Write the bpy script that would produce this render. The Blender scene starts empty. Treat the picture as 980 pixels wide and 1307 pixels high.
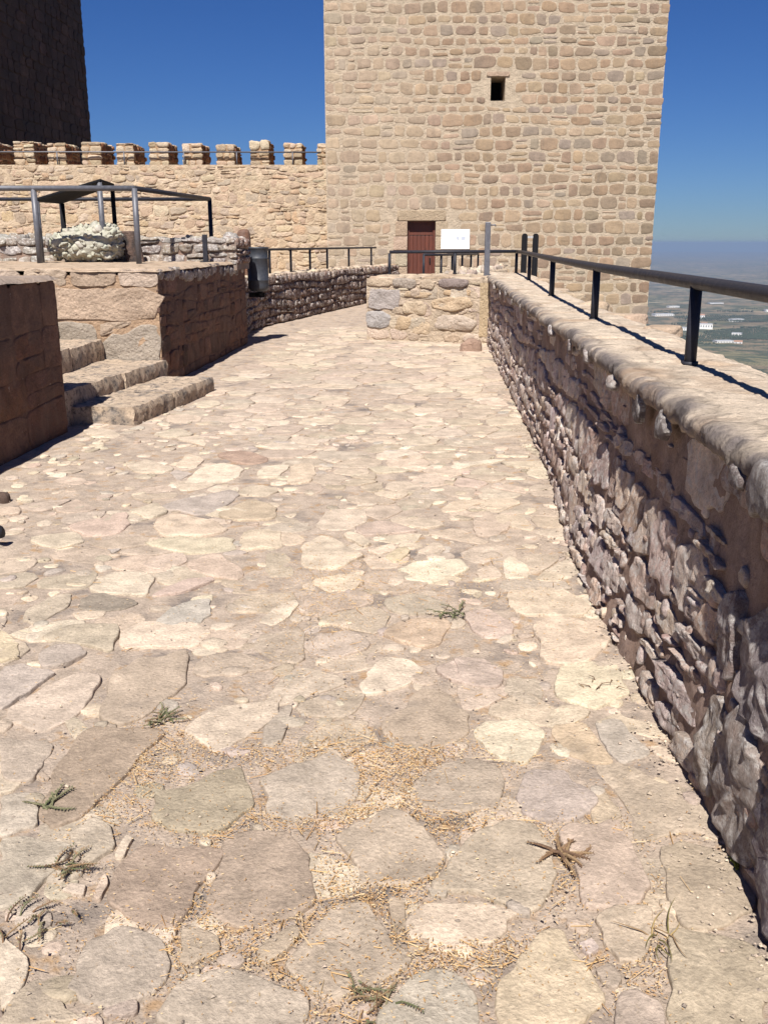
import bpy, math, random
import numpy as np
from mathutils import Vector

random.seed(7)
rng = np.random.default_rng(7)
scene = bpy.context.scene
col = scene.collection
R = math.radians

# ------------------------------------------------------------------ camera
HEAD = R(3.1)                       # the camera looks this far to the left of the walkway's run (+Y)
cam_d = bpy.data.cameras.new("camera")
cam = bpy.data.objects.new("camera", cam_d)
col.objects.link(cam)
cam.location = (0, 0, 1.6)
cam.rotation_euler = (R(90 - 15.59), 0, HEAD)
cam_d.sensor_fit = 'VERTICAL'
cam_d.sensor_height = 24.0
cam_d.lens = 24.0 * 1231 / 1307
cam_d.clip_start = 0.05
cam_d.clip_end = 120000
scene.camera = cam

# ------------------------------------------------------------------ sky, sun, exposure
SUN_EL, SUN_AZ = R(52), R(5.4)      # azimuth: degrees to the left of straight behind the camera
world = bpy.data.worlds.new("World")
scene.world = world
world.use_nodes = True
wn = world.node_tree
bg = wn.nodes["Background"]
sky = wn.nodes.new("ShaderNodeTexSky")
sky.sky_type = 'NISHITA'
sky.sun_disc = False
sky.sun_elevation = SUN_EL
sun_dir = Vector((-math.sin(SUN_AZ) * math.cos(SUN_EL), -math.cos(SUN_AZ) * math.cos(SUN_EL), math.sin(SUN_EL)))
sky.sun_rotation = math.atan2(sun_dir.x, sun_dir.y)
sky.altitude = 800
sky.air_density = 1.0
sky.dust_density = 0.0
sky.ozone_density = 2.0
hsv = wn.nodes.new("ShaderNodeHueSaturation")
hsv.inputs["Saturation"].default_value = 1.2
hsv.inputs["Value"].default_value = 1.0
wn.links.new(sky.outputs[0], hsv.inputs["Color"])
tint = wn.nodes.new("ShaderNodeMix"); tint.data_type = 'RGBA'; tint.blend_type = 'MULTIPLY'      # a deep, dry summer blue, the same all round
tint.inputs[0].default_value = 1.0
tint.inputs[7].default_value = (0.29, 0.43, 0.74, 1)
wn.links.new(hsv.outputs[0], tint.inputs[6])
wn.links.new(tint.outputs[2], bg.inputs[0])
bg.inputs[1].default_value = 0.05
sun_d = bpy.data.lights.new("sun", 'SUN')
sun_d.energy = 4.6
sun_d.angle = R(0.53)
sun_d.color = (1.0, 0.965, 0.91)
sun = bpy.data.objects.new("sun", sun_d)
col.objects.link(sun)
sun.rotation_euler = sun_dir.to_track_quat('Z', 'Y').to_euler()
vs = scene.view_settings
vs.view_transform = 'Standard'
vs.look = 'None'
vs.exposure = 0.85
vs.gamma = 1.0
vs.use_curve_mapping = False
scene.cycles.max_bounces = 6
scene.cycles.diffuse_bounces = 4
scene.cycles.volume_bounces = 0

# ------------------------------------------------------------------ noise (numpy)
def _hash(ix, iy, iz, s):
    h = (ix * 374761393 + iy * 668265263 + iz * 2147483647 + s * 1274126177) & 0xFFFFFFFF
    h = ((h ^ (h >> 13)) * 1274126177) & 0xFFFFFFFF
    h = ((h ^ (h >> 16)) * 2246822519) & 0xFFFFFFFF
    return ((h ^ (h >> 15)) & 0xFFFFFF) / float(0xFFFFFF)

def vnoise(P, s=0):
    P = np.asarray(P, float)
    I = np.floor(P).astype(np.int64); Fr = P - I
    U = Fr * Fr * (3 - 2 * Fr)
    r = 0
    for dx in (0, 1):
        wx = U[:, 0] if dx else 1 - U[:, 0]
        for dy in (0, 1):
            wy = U[:, 1] if dy else 1 - U[:, 1]
            for dz in (0, 1):
                wz = U[:, 2] if dz else 1 - U[:, 2]
                r = r + wx * wy * wz * _hash(I[:, 0] + dx, I[:, 1] + dy, I[:, 2] + dz, s)
    return r * 2 - 1

def fbm(P, f, octv=3, s=0):
    P = np.asarray(P, float); r = 0; amp = 1; tot = 0
    for k in range(octv):
        r = r + amp * vnoise(P * f + 17.3 * k, s + k); tot += amp
        amp *= 0.5; f *= 2.07
    return r / tot

# ------------------------------------------------------------------ colours
def lin(c):
    c = np.asarray(c, float) / 255.0
    return np.where(c <= 0.04045, c / 12.92, ((c + 0.055) / 1.055) ** 2.4) * np.array((1.0, 1.0, 1.03))

KAL = 0.60                           # sunlit picture colour -> base colour
MEANC = np.array((230, 211, 190.))
PAL = {k: lin(np.array(v) * .84 + MEANC * .16) * KAL * 1.06 for k, v in dict(
    w=(246, 228, 198), c=(234, 211, 180), y=(236, 212, 168), g=(204, 188, 170), s=(200, 190, 184),
    b=(190, 164, 136), n=(202, 182, 156), t=(210, 188, 160), p=(220, 192, 172), o=(224, 190, 148),
    d=(160, 146, 138), r=(196, 148, 122)).items()}

_hue = lin((229, 209, 183)); _hue = _hue / _hue.mean()
PAL = {k: (.60 * _hue * v.mean() + .40 * v) for k, v in PAL.items()}    # one limestone: the slabs differ in tone more than in hue

# ------------------------------------------------------------------ materials
def new_mat(name):
    m = bpy.data.materials.new(name); m.use_nodes = True
    nt = m.node_tree
    return m, nt, nt.nodes["Principled BSDF"]

def N(nt, kind, **kw):
    n = nt.nodes.new(kind)
    for k, v in kw.items():
        if k.startswith("i_"):
            key = k[2:]
            n.inputs[int(key) if key.isdigit() else key].default_value = v
        else:
            setattr(n, k, v)
    return n

def noise_node(nt, vec, scale, detail=4, rough=0.6, mapping=None):
    n = N(nt, "ShaderNodeTexNoise")
    n.inputs["Scale"].default_value = scale
    n.inputs["Detail"].default_value = detail
    n.inputs["Roughness"].default_value = rough
    if mapping:
        mp = N(nt, "ShaderNodeMapping")
        mp.inputs["Scale"].default_value = mapping
        nt.links.new(vec, mp.inputs["Vector"]); vec = mp.outputs[0]
    nt.links.new(vec, n.inputs["Vector"])
    return n

def ramp(nt, fac, stops):
    r = N(nt, "ShaderNodeValToRGB")
    e = r.color_ramp.elements
    while len(e) < len(stops): e.new(0.5)
    for k, (p, c) in enumerate(stops):
        e[k].position = p
        e[k].color = (c, c, c, 1) if not hasattr(c, '__len__') else (*c, 1)
    nt.links.new(fac, r.inputs[0])
    return r

def mix(nt, fac, A, B, mode='MIX'):
    m = N(nt, "ShaderNodeMix", data_type='RGBA', blend_type=mode)
    for sock, v in ((0, fac), (6, A), (7, B)):
        if isinstance(v, bpy.types.NodeSocket): nt.links.new(v, m.inputs[sock])
        elif sock == 0: m.inputs[0].default_value = v
        else: m.inputs[sock].default_value = (*v[:3], 1)
    return m.outputs[2]

def stone_mat(name, fine=60.0, contrast=0.35, patch=None, patch_scale=2.5, patch_lo=0.55, patch_hi=0.7,
              spot=None, spot_scale=25, spot_lo=0.62, spot_hi=0.68, spot_amt=0.7,
              bump=0.5, bump_scale=35.0, bump_dist=0.01, streak=None, base=None, pits=False, rough=0.92, cracks=None):
    """stone: the colour comes with the mesh (one colour a stone), mottling, stains and relief from noise"""
    m, nt, b = new_mat(name)
    geo = N(nt, "ShaderNodeNewGeometry"); pos = geo.outputs["Position"]
    if base is None:
        at = N(nt, "ShaderNodeAttribute", attribute_name="Col"); c = at.outputs["Color"]
    else:
        rgb = N(nt, "ShaderNodeRGB"); rgb.outputs[0].default_value = (*base, 1); c = rgb.outputs[0]
    n1 = noise_node(nt, pos, fine / 9, 5, 0.65)
    n2 = noise_node(nt, pos, fine, 4, 0.7)
    r1 = ramp(nt, n1.outputs[0], [(0.25, 1 - contrast * .8), (0.75, 1 + contrast * 0.75)])
    r2 = ramp(nt, n2.outputs[0], [(0.25, 1 - contrast * 0.7), (0.75, 1 + contrast * 0.6)])
    c = mix(nt, 1.0, c, r1.outputs[0], 'MULTIPLY')
    c = mix(nt, 1.0, c, r2.outputs[0], 'MULTIPLY')
    if patch is not None:
        n3 = noise_node(nt, pos, patch_scale, 5, 0.65)
        r3 = ramp(nt, n3.outputs[0], [(patch_lo, 0.0), (patch_hi, 1.0)])
        c = mix(nt, r3.outputs[0], c, patch)
    if streak is not None:                                  # rain marks run down the face
        n5 = noise_node(nt, pos, 1.0, 5, 0.7, mapping=(7, 7, 1.6) if name[:5] != 'tower' else (2.2, 2.2, 0.16))
        r5 = ramp(nt, n5.outputs[0], [(0.5, 0.0), (0.66, 0.42 if name[:5] != 'tower' else 0.38)])
        c = mix(nt, r5.outputs[0], c, streak)
    if spot is not None:
        n4 = noise_node(nt, pos, spot_scale, 3, 0.7)
        r4 = ramp(nt, n4.outputs[0], [(spot_lo, 0.0), (spot_hi, spot_amt)])
        c = mix(nt, r4.outputs[0], c, spot)
    crk = None
    if cracks is not None:                                  # worn joints and cracks
        wob = noise_node(nt, pos, 5.0, 4, 0.6)
        pw = mix(nt, 0.16, pos, wob.outputs["Color"], 'ADD')
        vc = N(nt, "ShaderNodeTexVoronoi", feature='DISTANCE_TO_EDGE'); vc.inputs["Scale"].default_value = cracks
        nt.links.new(pw, vc.inputs["Vector"])
        crk = ramp(nt, vc.outputs["Distance"], [(0.0, 0.0), (0.035, 1.0)])
        c = mix(nt, 1.0, c, ramp(nt, crk.outputs[0], [(0.0, 0.62), (1.0, 1.0)]).outputs[0], 'MULTIPLY')
    nt.links.new(c, b.inputs["Base Color"])
    b.inputs["Roughness"].default_value = rough
    b.inputs["Specular IOR Level"].default_value = 0.2
    h = noise_node(nt, pos, bump_scale, 8, 0.68)
    src = h.outputs[0]
    if pits:
        v = N(nt, "ShaderNodeTexVoronoi", feature='F1'); v.inputs["Scale"].default_value = bump_scale * 1.3
        nt.links.new(pos, v.inputs["Vector"])
        rv = ramp(nt, v.outputs["Distance"], [(0.1, 0.0), (0.45, 1.0)])
        src = mix(nt, 0.35, h.outputs[0], rv.outputs[0], 'MULTIPLY')
    h2 = noise_node(nt, pos, bump_scale * 4.3, 5, 0.75)
    src = mix(nt, 0.28, src, h2.outputs[0])
    if crk is not None: src = mix(nt, 0.5, src, crk.outputs[0], 'MULTIPLY')
    bp = N(nt, "ShaderNodeBump")
    bp.inputs["Strength"].default_value = bump
    bp.inputs["Distance"].default_value = bump_dist
    nt.links.new(src, bp.inputs["Height"])
    nt.links.new(bp.outputs[0], b.inputs["Normal"])
    return m

def metal_mat(name, colour, rough=0.5, metallic=0.0, wear=None, spec=0.5):
    m, nt, b = new_mat(name)
    pos = N(nt, "ShaderNodeNewGeometry").outputs["Position"]
    n = noise_node(nt, pos, 22, 5, 0.7)
    r = ramp(nt, n.outputs[0], [(0.3, 0.75), (0.7, 1.2)])
    rgb = N(nt, "ShaderNodeRGB"); rgb.outputs[0].default_value = (*colour, 1)
    c = mix(nt, 1.0, rgb.outputs[0], r.outputs[0], 'MULTIPLY')
    if wear is not None:
        n2 = noise_node(nt, pos, 60, 4, 0.7)
        r2 = ramp(nt, n2.outputs[0], [(0.6, 0.0), (0.7, 0.8)])
        c = mix(nt, r2.outputs[0], c, wear)
    nt.links.new(c, b.inputs["Base Color"])
    b.inputs["Metallic"].default_value = metallic
    b.inputs["Specular IOR Level"].default_value = spec
    r3 = ramp(nt, n.outputs[0], [(0.3, rough - 0.08), (0.7, rough + 0.12)])
    nt.links.new(r3.outputs[0], b.inputs["Roughness"])
    bp = N(nt, "ShaderNodeBump"); bp.inputs["Strength"].default_value = 0.12; bp.inputs["Distance"].default_value = 0.003
    nt.links.new(noise_node(nt, pos, 180, 3).outputs[0], bp.inputs["Height"])
    nt.links.new(bp.outputs[0], b.inputs["Normal"])
    return m

M = {}
M['paving'] = stone_mat("paving stone", fine=80, contrast=0.42, patch=tuple(PAL['d'] * 0.85), patch_scale=5, patch_lo=0.60, patch_hi=0.82,
                        spot=tuple(PAL['o'] * 0.8), spot_scale=38, spot_lo=0.63, spot_hi=0.70, spot_amt=0.55, bump=1.0, bump_scale=40, bump_dist=0.012, pits=True)
M['mortar'] = stone_mat("dusty lime mortar", fine=90, contrast=0.42, patch=tuple(lin((150, 138, 128)) * KAL), patch_scale=3.2, patch_lo=0.52, patch_hi=0.68,
                        spot=tuple(lin((205, 160, 105)) * KAL), spot_scale=9, spot_lo=0.56, spot_hi=0.68, spot_amt=0.6, bump=0.9, bump_scale=45, bump_dist=0.015, pits=True)
M['tower'] = stone_mat("tower rubble stone", fine=40, contrast=0.28, streak=(0.17, 0.135, 0.105), spot=(0.10, 0.085, 0.07), spot_scale=7, spot_lo=0.66, spot_hi=0.8, spot_amt=0.5,
                       bump=0.7, bump_scale=9, bump_dist=0.05)
M['pale'] = stone_mat("pale lime stone", fine=45, contrast=0.28, spot=(0.15, 0.13, 0.12), spot_scale=11, spot_lo=0.66, spot_hi=0.76, spot_amt=0.5,
                      bump=1.0, bump_scale=14, bump_dist=0.06, pits=True)
M['coping'] = stone_mat("worn coping mortar", fine=60, contrast=0.36, patch=tuple(lin((200, 170, 140)) * KAL), patch_scale=2.5, patch_lo=0.5, patch_hi=0.75,
                        spot=(0.10, 0.085, 0.08), spot_scale=26, spot_lo=0.64, spot_hi=0.72, spot_amt=0.5, bump=1.0, bump_scale=22, bump_dist=0.025, pits=True, cracks=1.7)
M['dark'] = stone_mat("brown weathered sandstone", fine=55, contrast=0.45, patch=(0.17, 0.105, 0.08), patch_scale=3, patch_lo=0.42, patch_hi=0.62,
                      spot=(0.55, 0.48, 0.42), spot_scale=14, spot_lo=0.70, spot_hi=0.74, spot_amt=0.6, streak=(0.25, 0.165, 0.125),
                      bump=1.0, bump_scale=18, bump_dist=0.06)  # brown sandstone; on the left walls it also carries painted shade
M['rubble'] = stone_mat("lichened rubble", fine=75, contrast=0.42, patch=(0.28, 0.20, 0.165), patch_scale=9, patch_lo=0.52, patch_hi=0.72,
                        spot=(0.66, 0.62, 0.58), spot_scale=26, spot_lo=0.48, spot_hi=0.64, spot_amt=0.75, bump=1.0, bump_scale=30, bump_dist=0.045)
M['wallmortar'] = stone_mat("earthy wall mortar", fine=60, contrast=0.4, patch=(0.25, 0.165, 0.125), patch_scale=4, patch_lo=0.45, patch_hi=0.65,
                            spot=(0.14, 0.10, 0.09), spot_scale=18, spot_lo=0.6, spot_hi=0.7, spot_amt=0.7, bump=1.0, bump_scale=30, bump_dist=0.03)
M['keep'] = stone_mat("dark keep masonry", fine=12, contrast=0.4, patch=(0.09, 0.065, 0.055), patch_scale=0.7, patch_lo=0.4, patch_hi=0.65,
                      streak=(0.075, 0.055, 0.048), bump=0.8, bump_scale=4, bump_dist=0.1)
M['rail'] = metal_mat("dark grey painted rail", (0.024, 0.024, 0.031), 0.5, 0.0, wear=(0.04, 0.036, 0.036), spec=0.22)
M['grey_rail'] = metal_mat("mid grey painted steel", (0.115, 0.115, 0.13), 0.48, 0.2)
M['bin'] = metal_mat("slate grey bin paint", (0.036, 0.040, 0.050), 0.5, 0.0)
M['black'] = metal_mat("black sheet metal", (0.012, 0.012, 0.014), 0.8, 0.0, spec=0.1)
M['white'] = metal_mat("white sign board", (0.80, 0.80, 0.80), 0.45)
M['print'] = metal_mat("grey sign print", (0.42, 0.45, 0.52), 0.5)
M['steel'] = metal_mat("pale steel", (0.55, 0.53, 0.5), 0.4, 0.4)

def wood_mat():
    m, nt, b = new_mat("red brown door wood")
    pos = N(nt, "ShaderNodeNewGeometry").outputs["Position"]
    n = noise_node(nt, pos, 3, 6, 0.7, mapping=(14, 14, 0.8))
    r = ramp(nt, n.outputs[0], [(0.3, (0.050, 0.013, 0.007)), (0.7, (0.14, 0.036, 0.018))])
    nt.links.new(r.outputs[0], b.inputs["Base Color"]); b.inputs["Roughness"].default_value = 0.55
    return m
M['wood'] = wood_mat()

def simple_mat(name, rough=0.85):                           # colour carried by the mesh
    m, nt, b = new_mat(name)
    at = N(nt, "ShaderNodeAttribute", attribute_name="Col")
    nt.links.new(at.outputs["Color"], b.inputs["Base Color"])
    b.inputs["Roughness"].default_value = rough
    b.inputs["Specular IOR Level"].default_value = 0.15
    return m
M['plant'] = simple_mat("plant")

# ------------------------------------------------------------------ objects
def mesh_obj(name, V, Fc, mat, parent=None, colour=None, smooth=True, centre=True, at=None):
    """link ONE mesh object; colour: one rgb, or one rgb per vertex"""
    V = np.asarray(V, float)
    if at is not None: c = np.asarray(at, float)
    else: c = V.mean(0) if centre else np.zeros(3)
    me = bpy.data.meshes.new(name)
    me.from_pydata((V - c).tolist(), [], Fc)
    if smooth: me.polygons.foreach_set("use_smooth", np.ones(len(me.polygons), bool))
    if colour is not None:
        ca = me.color_attributes.new("Col", 'FLOAT_COLOR', 'POINT')
        cc = np.ones((len(V), 4)); cc[:, :3] = colour
        ca.data.foreach_set("color", cc.ravel())
    me.materials.append(mat)
    o = bpy.data.objects.new(name, me); col.objects.link(o)
    o.location = c
    if parent is not None:
        o.parent = parent
        o.location = c - WLOC[parent.name]
    WLOC[o.name] = c
    return o
WLOC = {}

def thing(name, label, cat, loc, group=None):
    o = bpy.data.objects.new(name, None); col.objects.link(o)
    o.location = loc; o.empty_display_size = 0.2
    WLOC[o.name] = np.asarray(loc, float)
    return tag(o, label, cat, group)

def tag(o, label=None, cat=None, group=None, kind=None):
    if label: o['label'] = label
    if cat: o['category'] = cat
    if group: o['group'] = group
    if kind: o['kind'] = kind
    return o

class MB:
    """collects shapes into one mesh"""
    def __init__(s): s.V = []; s.F = []; s.C = []; s.n = 0
    def add(s, V, Fc, c=(1, 1, 1)):
        V = np.asarray(V, float); s.V.append(V)
        s.F += [tuple(i + s.n for i in f) for f in Fc]
        cc = np.ones((len(V), 3)); cc[:] = c; s.C.append(cc); s.n += len(V)
        return s
    def box(s, lo, hi, c=(1, 1, 1), fr=None):
        x0, y0, z0 = lo; x1, y1, z1 = hi
        V = np.array([(x0, y0, z0), (x1, y0, z0), (x1, y1, z0), (x0, y1, z0), (x0, y0, z1), (x1, y0, z1), (x1, y1, z1), (x0, y1, z1)], float)
        if fr is not None: V = fr(V)
        return s.add(V, [(3, 2, 1, 0), (4, 5, 6, 7), (0, 1, 5, 4), (1, 2, 6, 5), (2, 3, 7, 6), (3, 0, 4, 7)], c)
    def tube(s, pts, r, n=10, c=(1, 1, 1), caps=True):
        pts = [np.asarray(p, float) for p in pts]; rings = []
        rr = r if hasattr(r, '__len__') else [r] * len(pts)
        d0 = pts[1] - pts[0]
        up = np.array((0, 0, 1.0)) if abs(d0[2]) < 0.9 * np.linalg.norm(d0) else np.array((0, 1.0, 0))
        for k, p in enumerate(pts):
            d = pts[min(k + 1, len(pts) - 1)] - pts[max(k - 1, 0)]
            d = d / np.linalg.norm(d)
            a = np.cross(up, d); a /= np.linalg.norm(a); b = np.cross(d, a)
            t = np.arange(n) * 2 * math.pi / n
            rings.append(p + rr[k] * (np.cos(t)[:, None] * a + np.sin(t)[:, None] * b))
        Fc = []
        for k in range(len(pts) - 1):
            for j in range(n):
                Fc.append((k * n + j, k * n + (j + 1) % n, (k + 1) * n + (j + 1) % n, (k + 1) * n + j))
        if caps: Fc += [tuple(range(n))[::-1], tuple(range((len(pts) - 1) * n, len(pts) * n))]
        return s.add(np.vstack(rings), Fc, c)
    def lathe(s, c0, prof, n=28, c=(1, 1, 1)):
        t = np.arange(n) * 2 * math.pi / n; V = []; Fc = []
        for r, z in prof: V.append(np.stack([c0[0] + r * np.cos(t), c0[1] + r * np.sin(t), np.full(n, c0[2] + z)], 1))
        for k in range(len(prof) - 1):
            for j in range(n): Fc.append((k * n + j, k * n + (j + 1) % n, (k + 1) * n + (j + 1) % n, (k + 1) * n + j))
        return s.add(np.vstack(V), Fc, c)
    def build(s, name, mat, parent=None, smooth=False, at=None):
        return mesh_obj(name, np.vstack(s.V), s.F, mat, parent, np.vstack(s.C), smooth, at=at)

def bevel(o, w=0.01, seg=2):
    md = o.modifiers.new("bevel", 'BEVEL'); md.width = w; md.segments = seg; md.limit_method = 'ANGLE'
    return o

# a face that stones are laid on: origin, along, up, outward
class Frame:
    def __init__(s, o, ea, en):
        s.o = np.asarray(o, float); s.ea = np.asarray(ea, float); s.en = np.asarray(en, float)
        s.ea /= np.linalg.norm(s.ea); s.en /= np.linalg.norm(s.en)
        s.eb = np.cross(s.en, s.ea)
    def __call__(s, A):                                     # (a, b, h) -> world
        A = np.asarray(A, float)
        return s.o + A[:, :1] * s.ea + A[:, 1:2] * s.eb + A[:, 2:3] * s.en
GROUND = Frame((0, 0, 0), (1, 0, 0), (0, 0, 1))

def chaikin(P, k=1):
    P = np.asarray(P, float)
    for _ in range(k):
        Q = np.roll(P, -1, 0)
        P = np.stack([0.86 * P + 0.14 * Q, 0.14 * P + 0.86 * Q], 1).reshape(-1, 2)
    return P

def resample(P, n):
    Q = np.vstack([P, P[:1]]); L = np.r_[0, np.cumsum(np.linalg.norm(np.diff(Q, axis=0), axis=1))]
    t = np.arange(n) / n * L[-1]
    return np.stack([np.interp(t, L, Q[:, 0]), np.interp(t, L, Q[:, 1])], 1)

def area(P):
    x, y = P[:, 0], P[:, 1]
    return 0.5 * float(np.sum(x * np.roll(y, -1) - y * np.roll(x, -1)))

_topo = {}
def topo(n, k):
    if (n, k) not in _topo:
        Fc = [(r * n + j, r * n + (j + 1) % n, (r + 1) * n + (j + 1) % n, (r + 1) * n + j) for r in range(k - 1) for j in range(n)]
        Fc += [((k - 1) * n + j, (k - 1) * n + (j + 1) % n, k * n) for j in range(n)]
        _topo[(n, k)] = Fc
    return _topo[(n, k)]

PROF = {'flat': [(1.0, -1.0), (1.0, 0.55), (0.985, 0.85), (0.955, 1.0), (0.89, 1.01), (0.5, 1.02)],
        'round': [(1.0, -1.0), (1.0, 0.35), (0.96, 0.75), (0.90, 0.95), (0.5, 1.03)],
        'lump': [(1.03, -0.8), (1.0, 0.3), (0.95, 0.68), (0.84, 0.93), (0.45, 1.03)],
        'near_flat': [(1.0, -1.0), (1.0, 0.5), (0.99, 0.8), (0.975, 0.97), (0.945, 1.0), (0.80, 1.02), (0.58, 1.03), (0.38, 1.03), (0.18, 1.03)],
        'near_lump': [(1.04, -0.8), (1.0, 0.2), (0.985, 0.55), (0.95, 0.8), (0.88, 0.93), (0.76, 1.0), (0.6, 1.02), (0.44, 1.03), (0.28, 1.03), (0.13, 1.03)]}
def stone_geo(P, h, prof='flat', n=10, rough=0.1, edge=0.02, seed=0, tilt=(0, 0), fr=GROUND, nf=6.0, back=1.0):
    """a stone on footprint P (CCW, metres), standing h proud of the face; noise breaks its edge and its top"""
    P = np.asarray(P, float)
    if area(P) < 0: P = P[::-1]
    P = resample(P, n); c = P.mean(0)
    pr = PROF[prof]; rows = []
    size = math.sqrt(abs(area(P)))
    d = P - c
    en = fbm(np.c_[P * 5.0 / max(size, .1) * .3, np.full(n, seed * 1.37)], 1.8, 2, seed % 97)
    e2 = fbm(np.c_[P, np.full(n, seed * .77)], 9.0, 2, seed % 71)
    d = d * (1 + edge * (5 * en + 4 * e2))[:, None]
    for r, z in pr:
        rows.append(np.c_[c + d * r, np.full(n, z * h if z > 0 else z * h * back)])
    A = np.vstack(rows + [[[c[0], c[1], pr[-1][1] * h]]])
    nz = fbm(np.c_[A[:, :2], np.full(len(A), seed * 0.73)], nf, 3, (seed * 7) % 89)
    up = np.clip(A[:, 2] / h, 0, 1)
    rg = 1 - 2 * np.abs(fbm(np.c_[A[:, :2], np.full(len(A), seed * 0.31)], nf * 1.6, 2, (seed * 3) % 83)) if rough > .2 else 0
    A[:, 2] += up * (rough * h * (2.2 * nz - 0.8 * rg) + tilt[0] * (A[:, 0] - c[0]) + tilt[1] * (A[:, 1] - c[1]))
    return fr(A), topo(n, len(pr))

def courses(W, H, rh, cw, gap, jit=0.12, wave=0.03, seed=0, split=0.12):
    """uneven courses of uneven stones over W x H; returns footprints"""
    r = random.Random(seed); out = []; z = 0; rows = []
    while z < H - rh[0] * 0.5:
        hgt = r.uniform(*rh)
        if H - z - hgt < rh[0] * 0.6: hgt = H - z
        rows.append((z, z + hgt)); z += hgt
    ph = [(r.uniform(0, 6), r.uniform(0.5, 1.6), r.uniform(0, 6), r.uniform(2, 4)) for _ in range(len(rows) + 1)]
    def line(k, x):
        if k == 0 or k == len(rows): return 0.0
        a, f, b2, g = ph[k]
        return wave * (math.sin(a + f * x) + 0.7 * math.sin(b2 + g * x))
    for k, (z0, z1) in enumerate(rows):
        hgt = z1 - z0; x = 0
        while x < W - 0.02:
            w_ = r.uniform(*cw) * (0.75 + 0.5 * r.random())
            if W - x - w_ < cw[0] * 0.7: w_ = W - x
            x1 = min(W, x + w_)
            parts = [(z0, z1)]
            if r.random() < split:
                m = r.uniform(0.4, 0.6); parts = [(z0, z0 + hgt * m), (z0 + hgt * m, z1)]
            for q0, q1 in parts:
                lo = lambda t: (q0 + line(k, t)) if q0 == z0 else q0 + 0.5 * (line(k, t) + line(k + 1, t))
                hi = lambda t: (q1 + line(k + 1, t)) if q1 == z1 else q1 + 0.5 * (line(k, t) + line(k + 1, t))
                g = gap * 0.5 * r.uniform(0.7, 1.5)
                a, b2 = x + g, x1 - g; m = 0.5 * (a + b2)
                J = lambda s: r.uniform(-jit, jit) * s
                w2 = b2 - a; h2 = q1 - q0
                P = [(a + J(w2) * .5, lo(a) + g + abs(J(h2))), (m + J(w2), lo(m) + g + J(h2) * .3), (b2 + J(w2) * .5, lo(b2) + g + abs(J(h2))),
                     (b2 + J(w2) * .4, 0.5 * (lo(b2) + hi(b2)) + J(h2)), (b2 + J(w2) * .5, hi(b2) - g - abs(J(h2))), (m + J(w2), hi(m) - g + J(h2) * .3),
                     (a + J(w2) * .5, hi(a) - g - abs(J(h2))), (a + J(w2) * .4, 0.5 * (lo(a) + hi(a)) + J(h2))]
                P = np.array(P); P[:, 0] = np.clip(P[:, 0], 0, W); P[:, 1] = np.clip(P[:, 1], 0, H)
                out.append(P)
            x = x1
    return out

def relief(fr, W, H, nu, nv, amp, f, seed, hole=None, ripple=None):
    """a rough face as a grid"""
    us = np.linspace(0, W, nu); vsl = np.linspace(0, H, nv)
    U, Vv = np.meshgrid(us, vsl, indexing='ij')
    A = np.stack([U.ravel(), Vv.ravel(), np.zeros(U.size)], 1)
    A[:, 2] = amp * fbm(np.c_[A[:, :2], np.zeros(len(A))], f, 4, seed)
    Fc = []
    for i in range(nu - 1):
        for j in range(nv - 1):
            if hole and hole(0.5 * (us[i] + us[i + 1]), 0.5 * (vsl[j] + vsl[j + 1])): continue
            Fc.append((i * nv + j, (i + 1) * nv + j, (i + 1) * nv + j + 1, i * nv + j + 1))
    return fr(A), Fc

def jitter_col(c, s=0.08):
    k = 1 + random.uniform(-s, s)
    return np.clip(np.asarray(c) * k * (1 + np.array([random.uniform(-.03, .03) for _ in range(3)])), 0.01, 0.9)

def lay(parent, fr, polys, mat, name, palette, h=(0.01, 0.03), prof='round', n=10, rough=0.12, edge=0.02, chk=1, cap=300, big=None,
        tilt=0.0, score=None, colf=None, nf=6.0, stuff_name=None, back=1.0, tilt_a=0.0):
    """stones of one face: the first `cap` (by score) as parts, the rest joined as stuff"""
    idx = list(range(len(polys)))
    if score: idx.sort(key=lambda i: -score(polys[i]))
    mb = MB()
    for rank, i in enumerate(idx):
        P = polys[i]; cc = P.mean(0)
        c = colf(cc) if colf else palette[random.randrange(len(palette))]
        c = jitter_col(c)
        hh = random.uniform(*h)
        tl = (random.gauss(tilt_a, tilt), random.gauss(0, tilt))
        pf, nn = prof, n
        if big and big(P): pf, nn = 'near_' + ('lump' if prof == 'lump' else 'flat'), 40
        Vx, Fc = stone_geo(chaikin(P, chk), hh, pf, nn, rough, edge, random.randrange(10000), tl, fr, nf, back)
        if rank < cap: mesh_obj(name, Vx, Fc, mat, parent, c)
        else: mb.add(Vx, Fc, c)
    if mb.n:
        o = mb.build(stuff_name or 'small_stones', mat, parent, smooth=True); o['kind'] = 'stuff'
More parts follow.
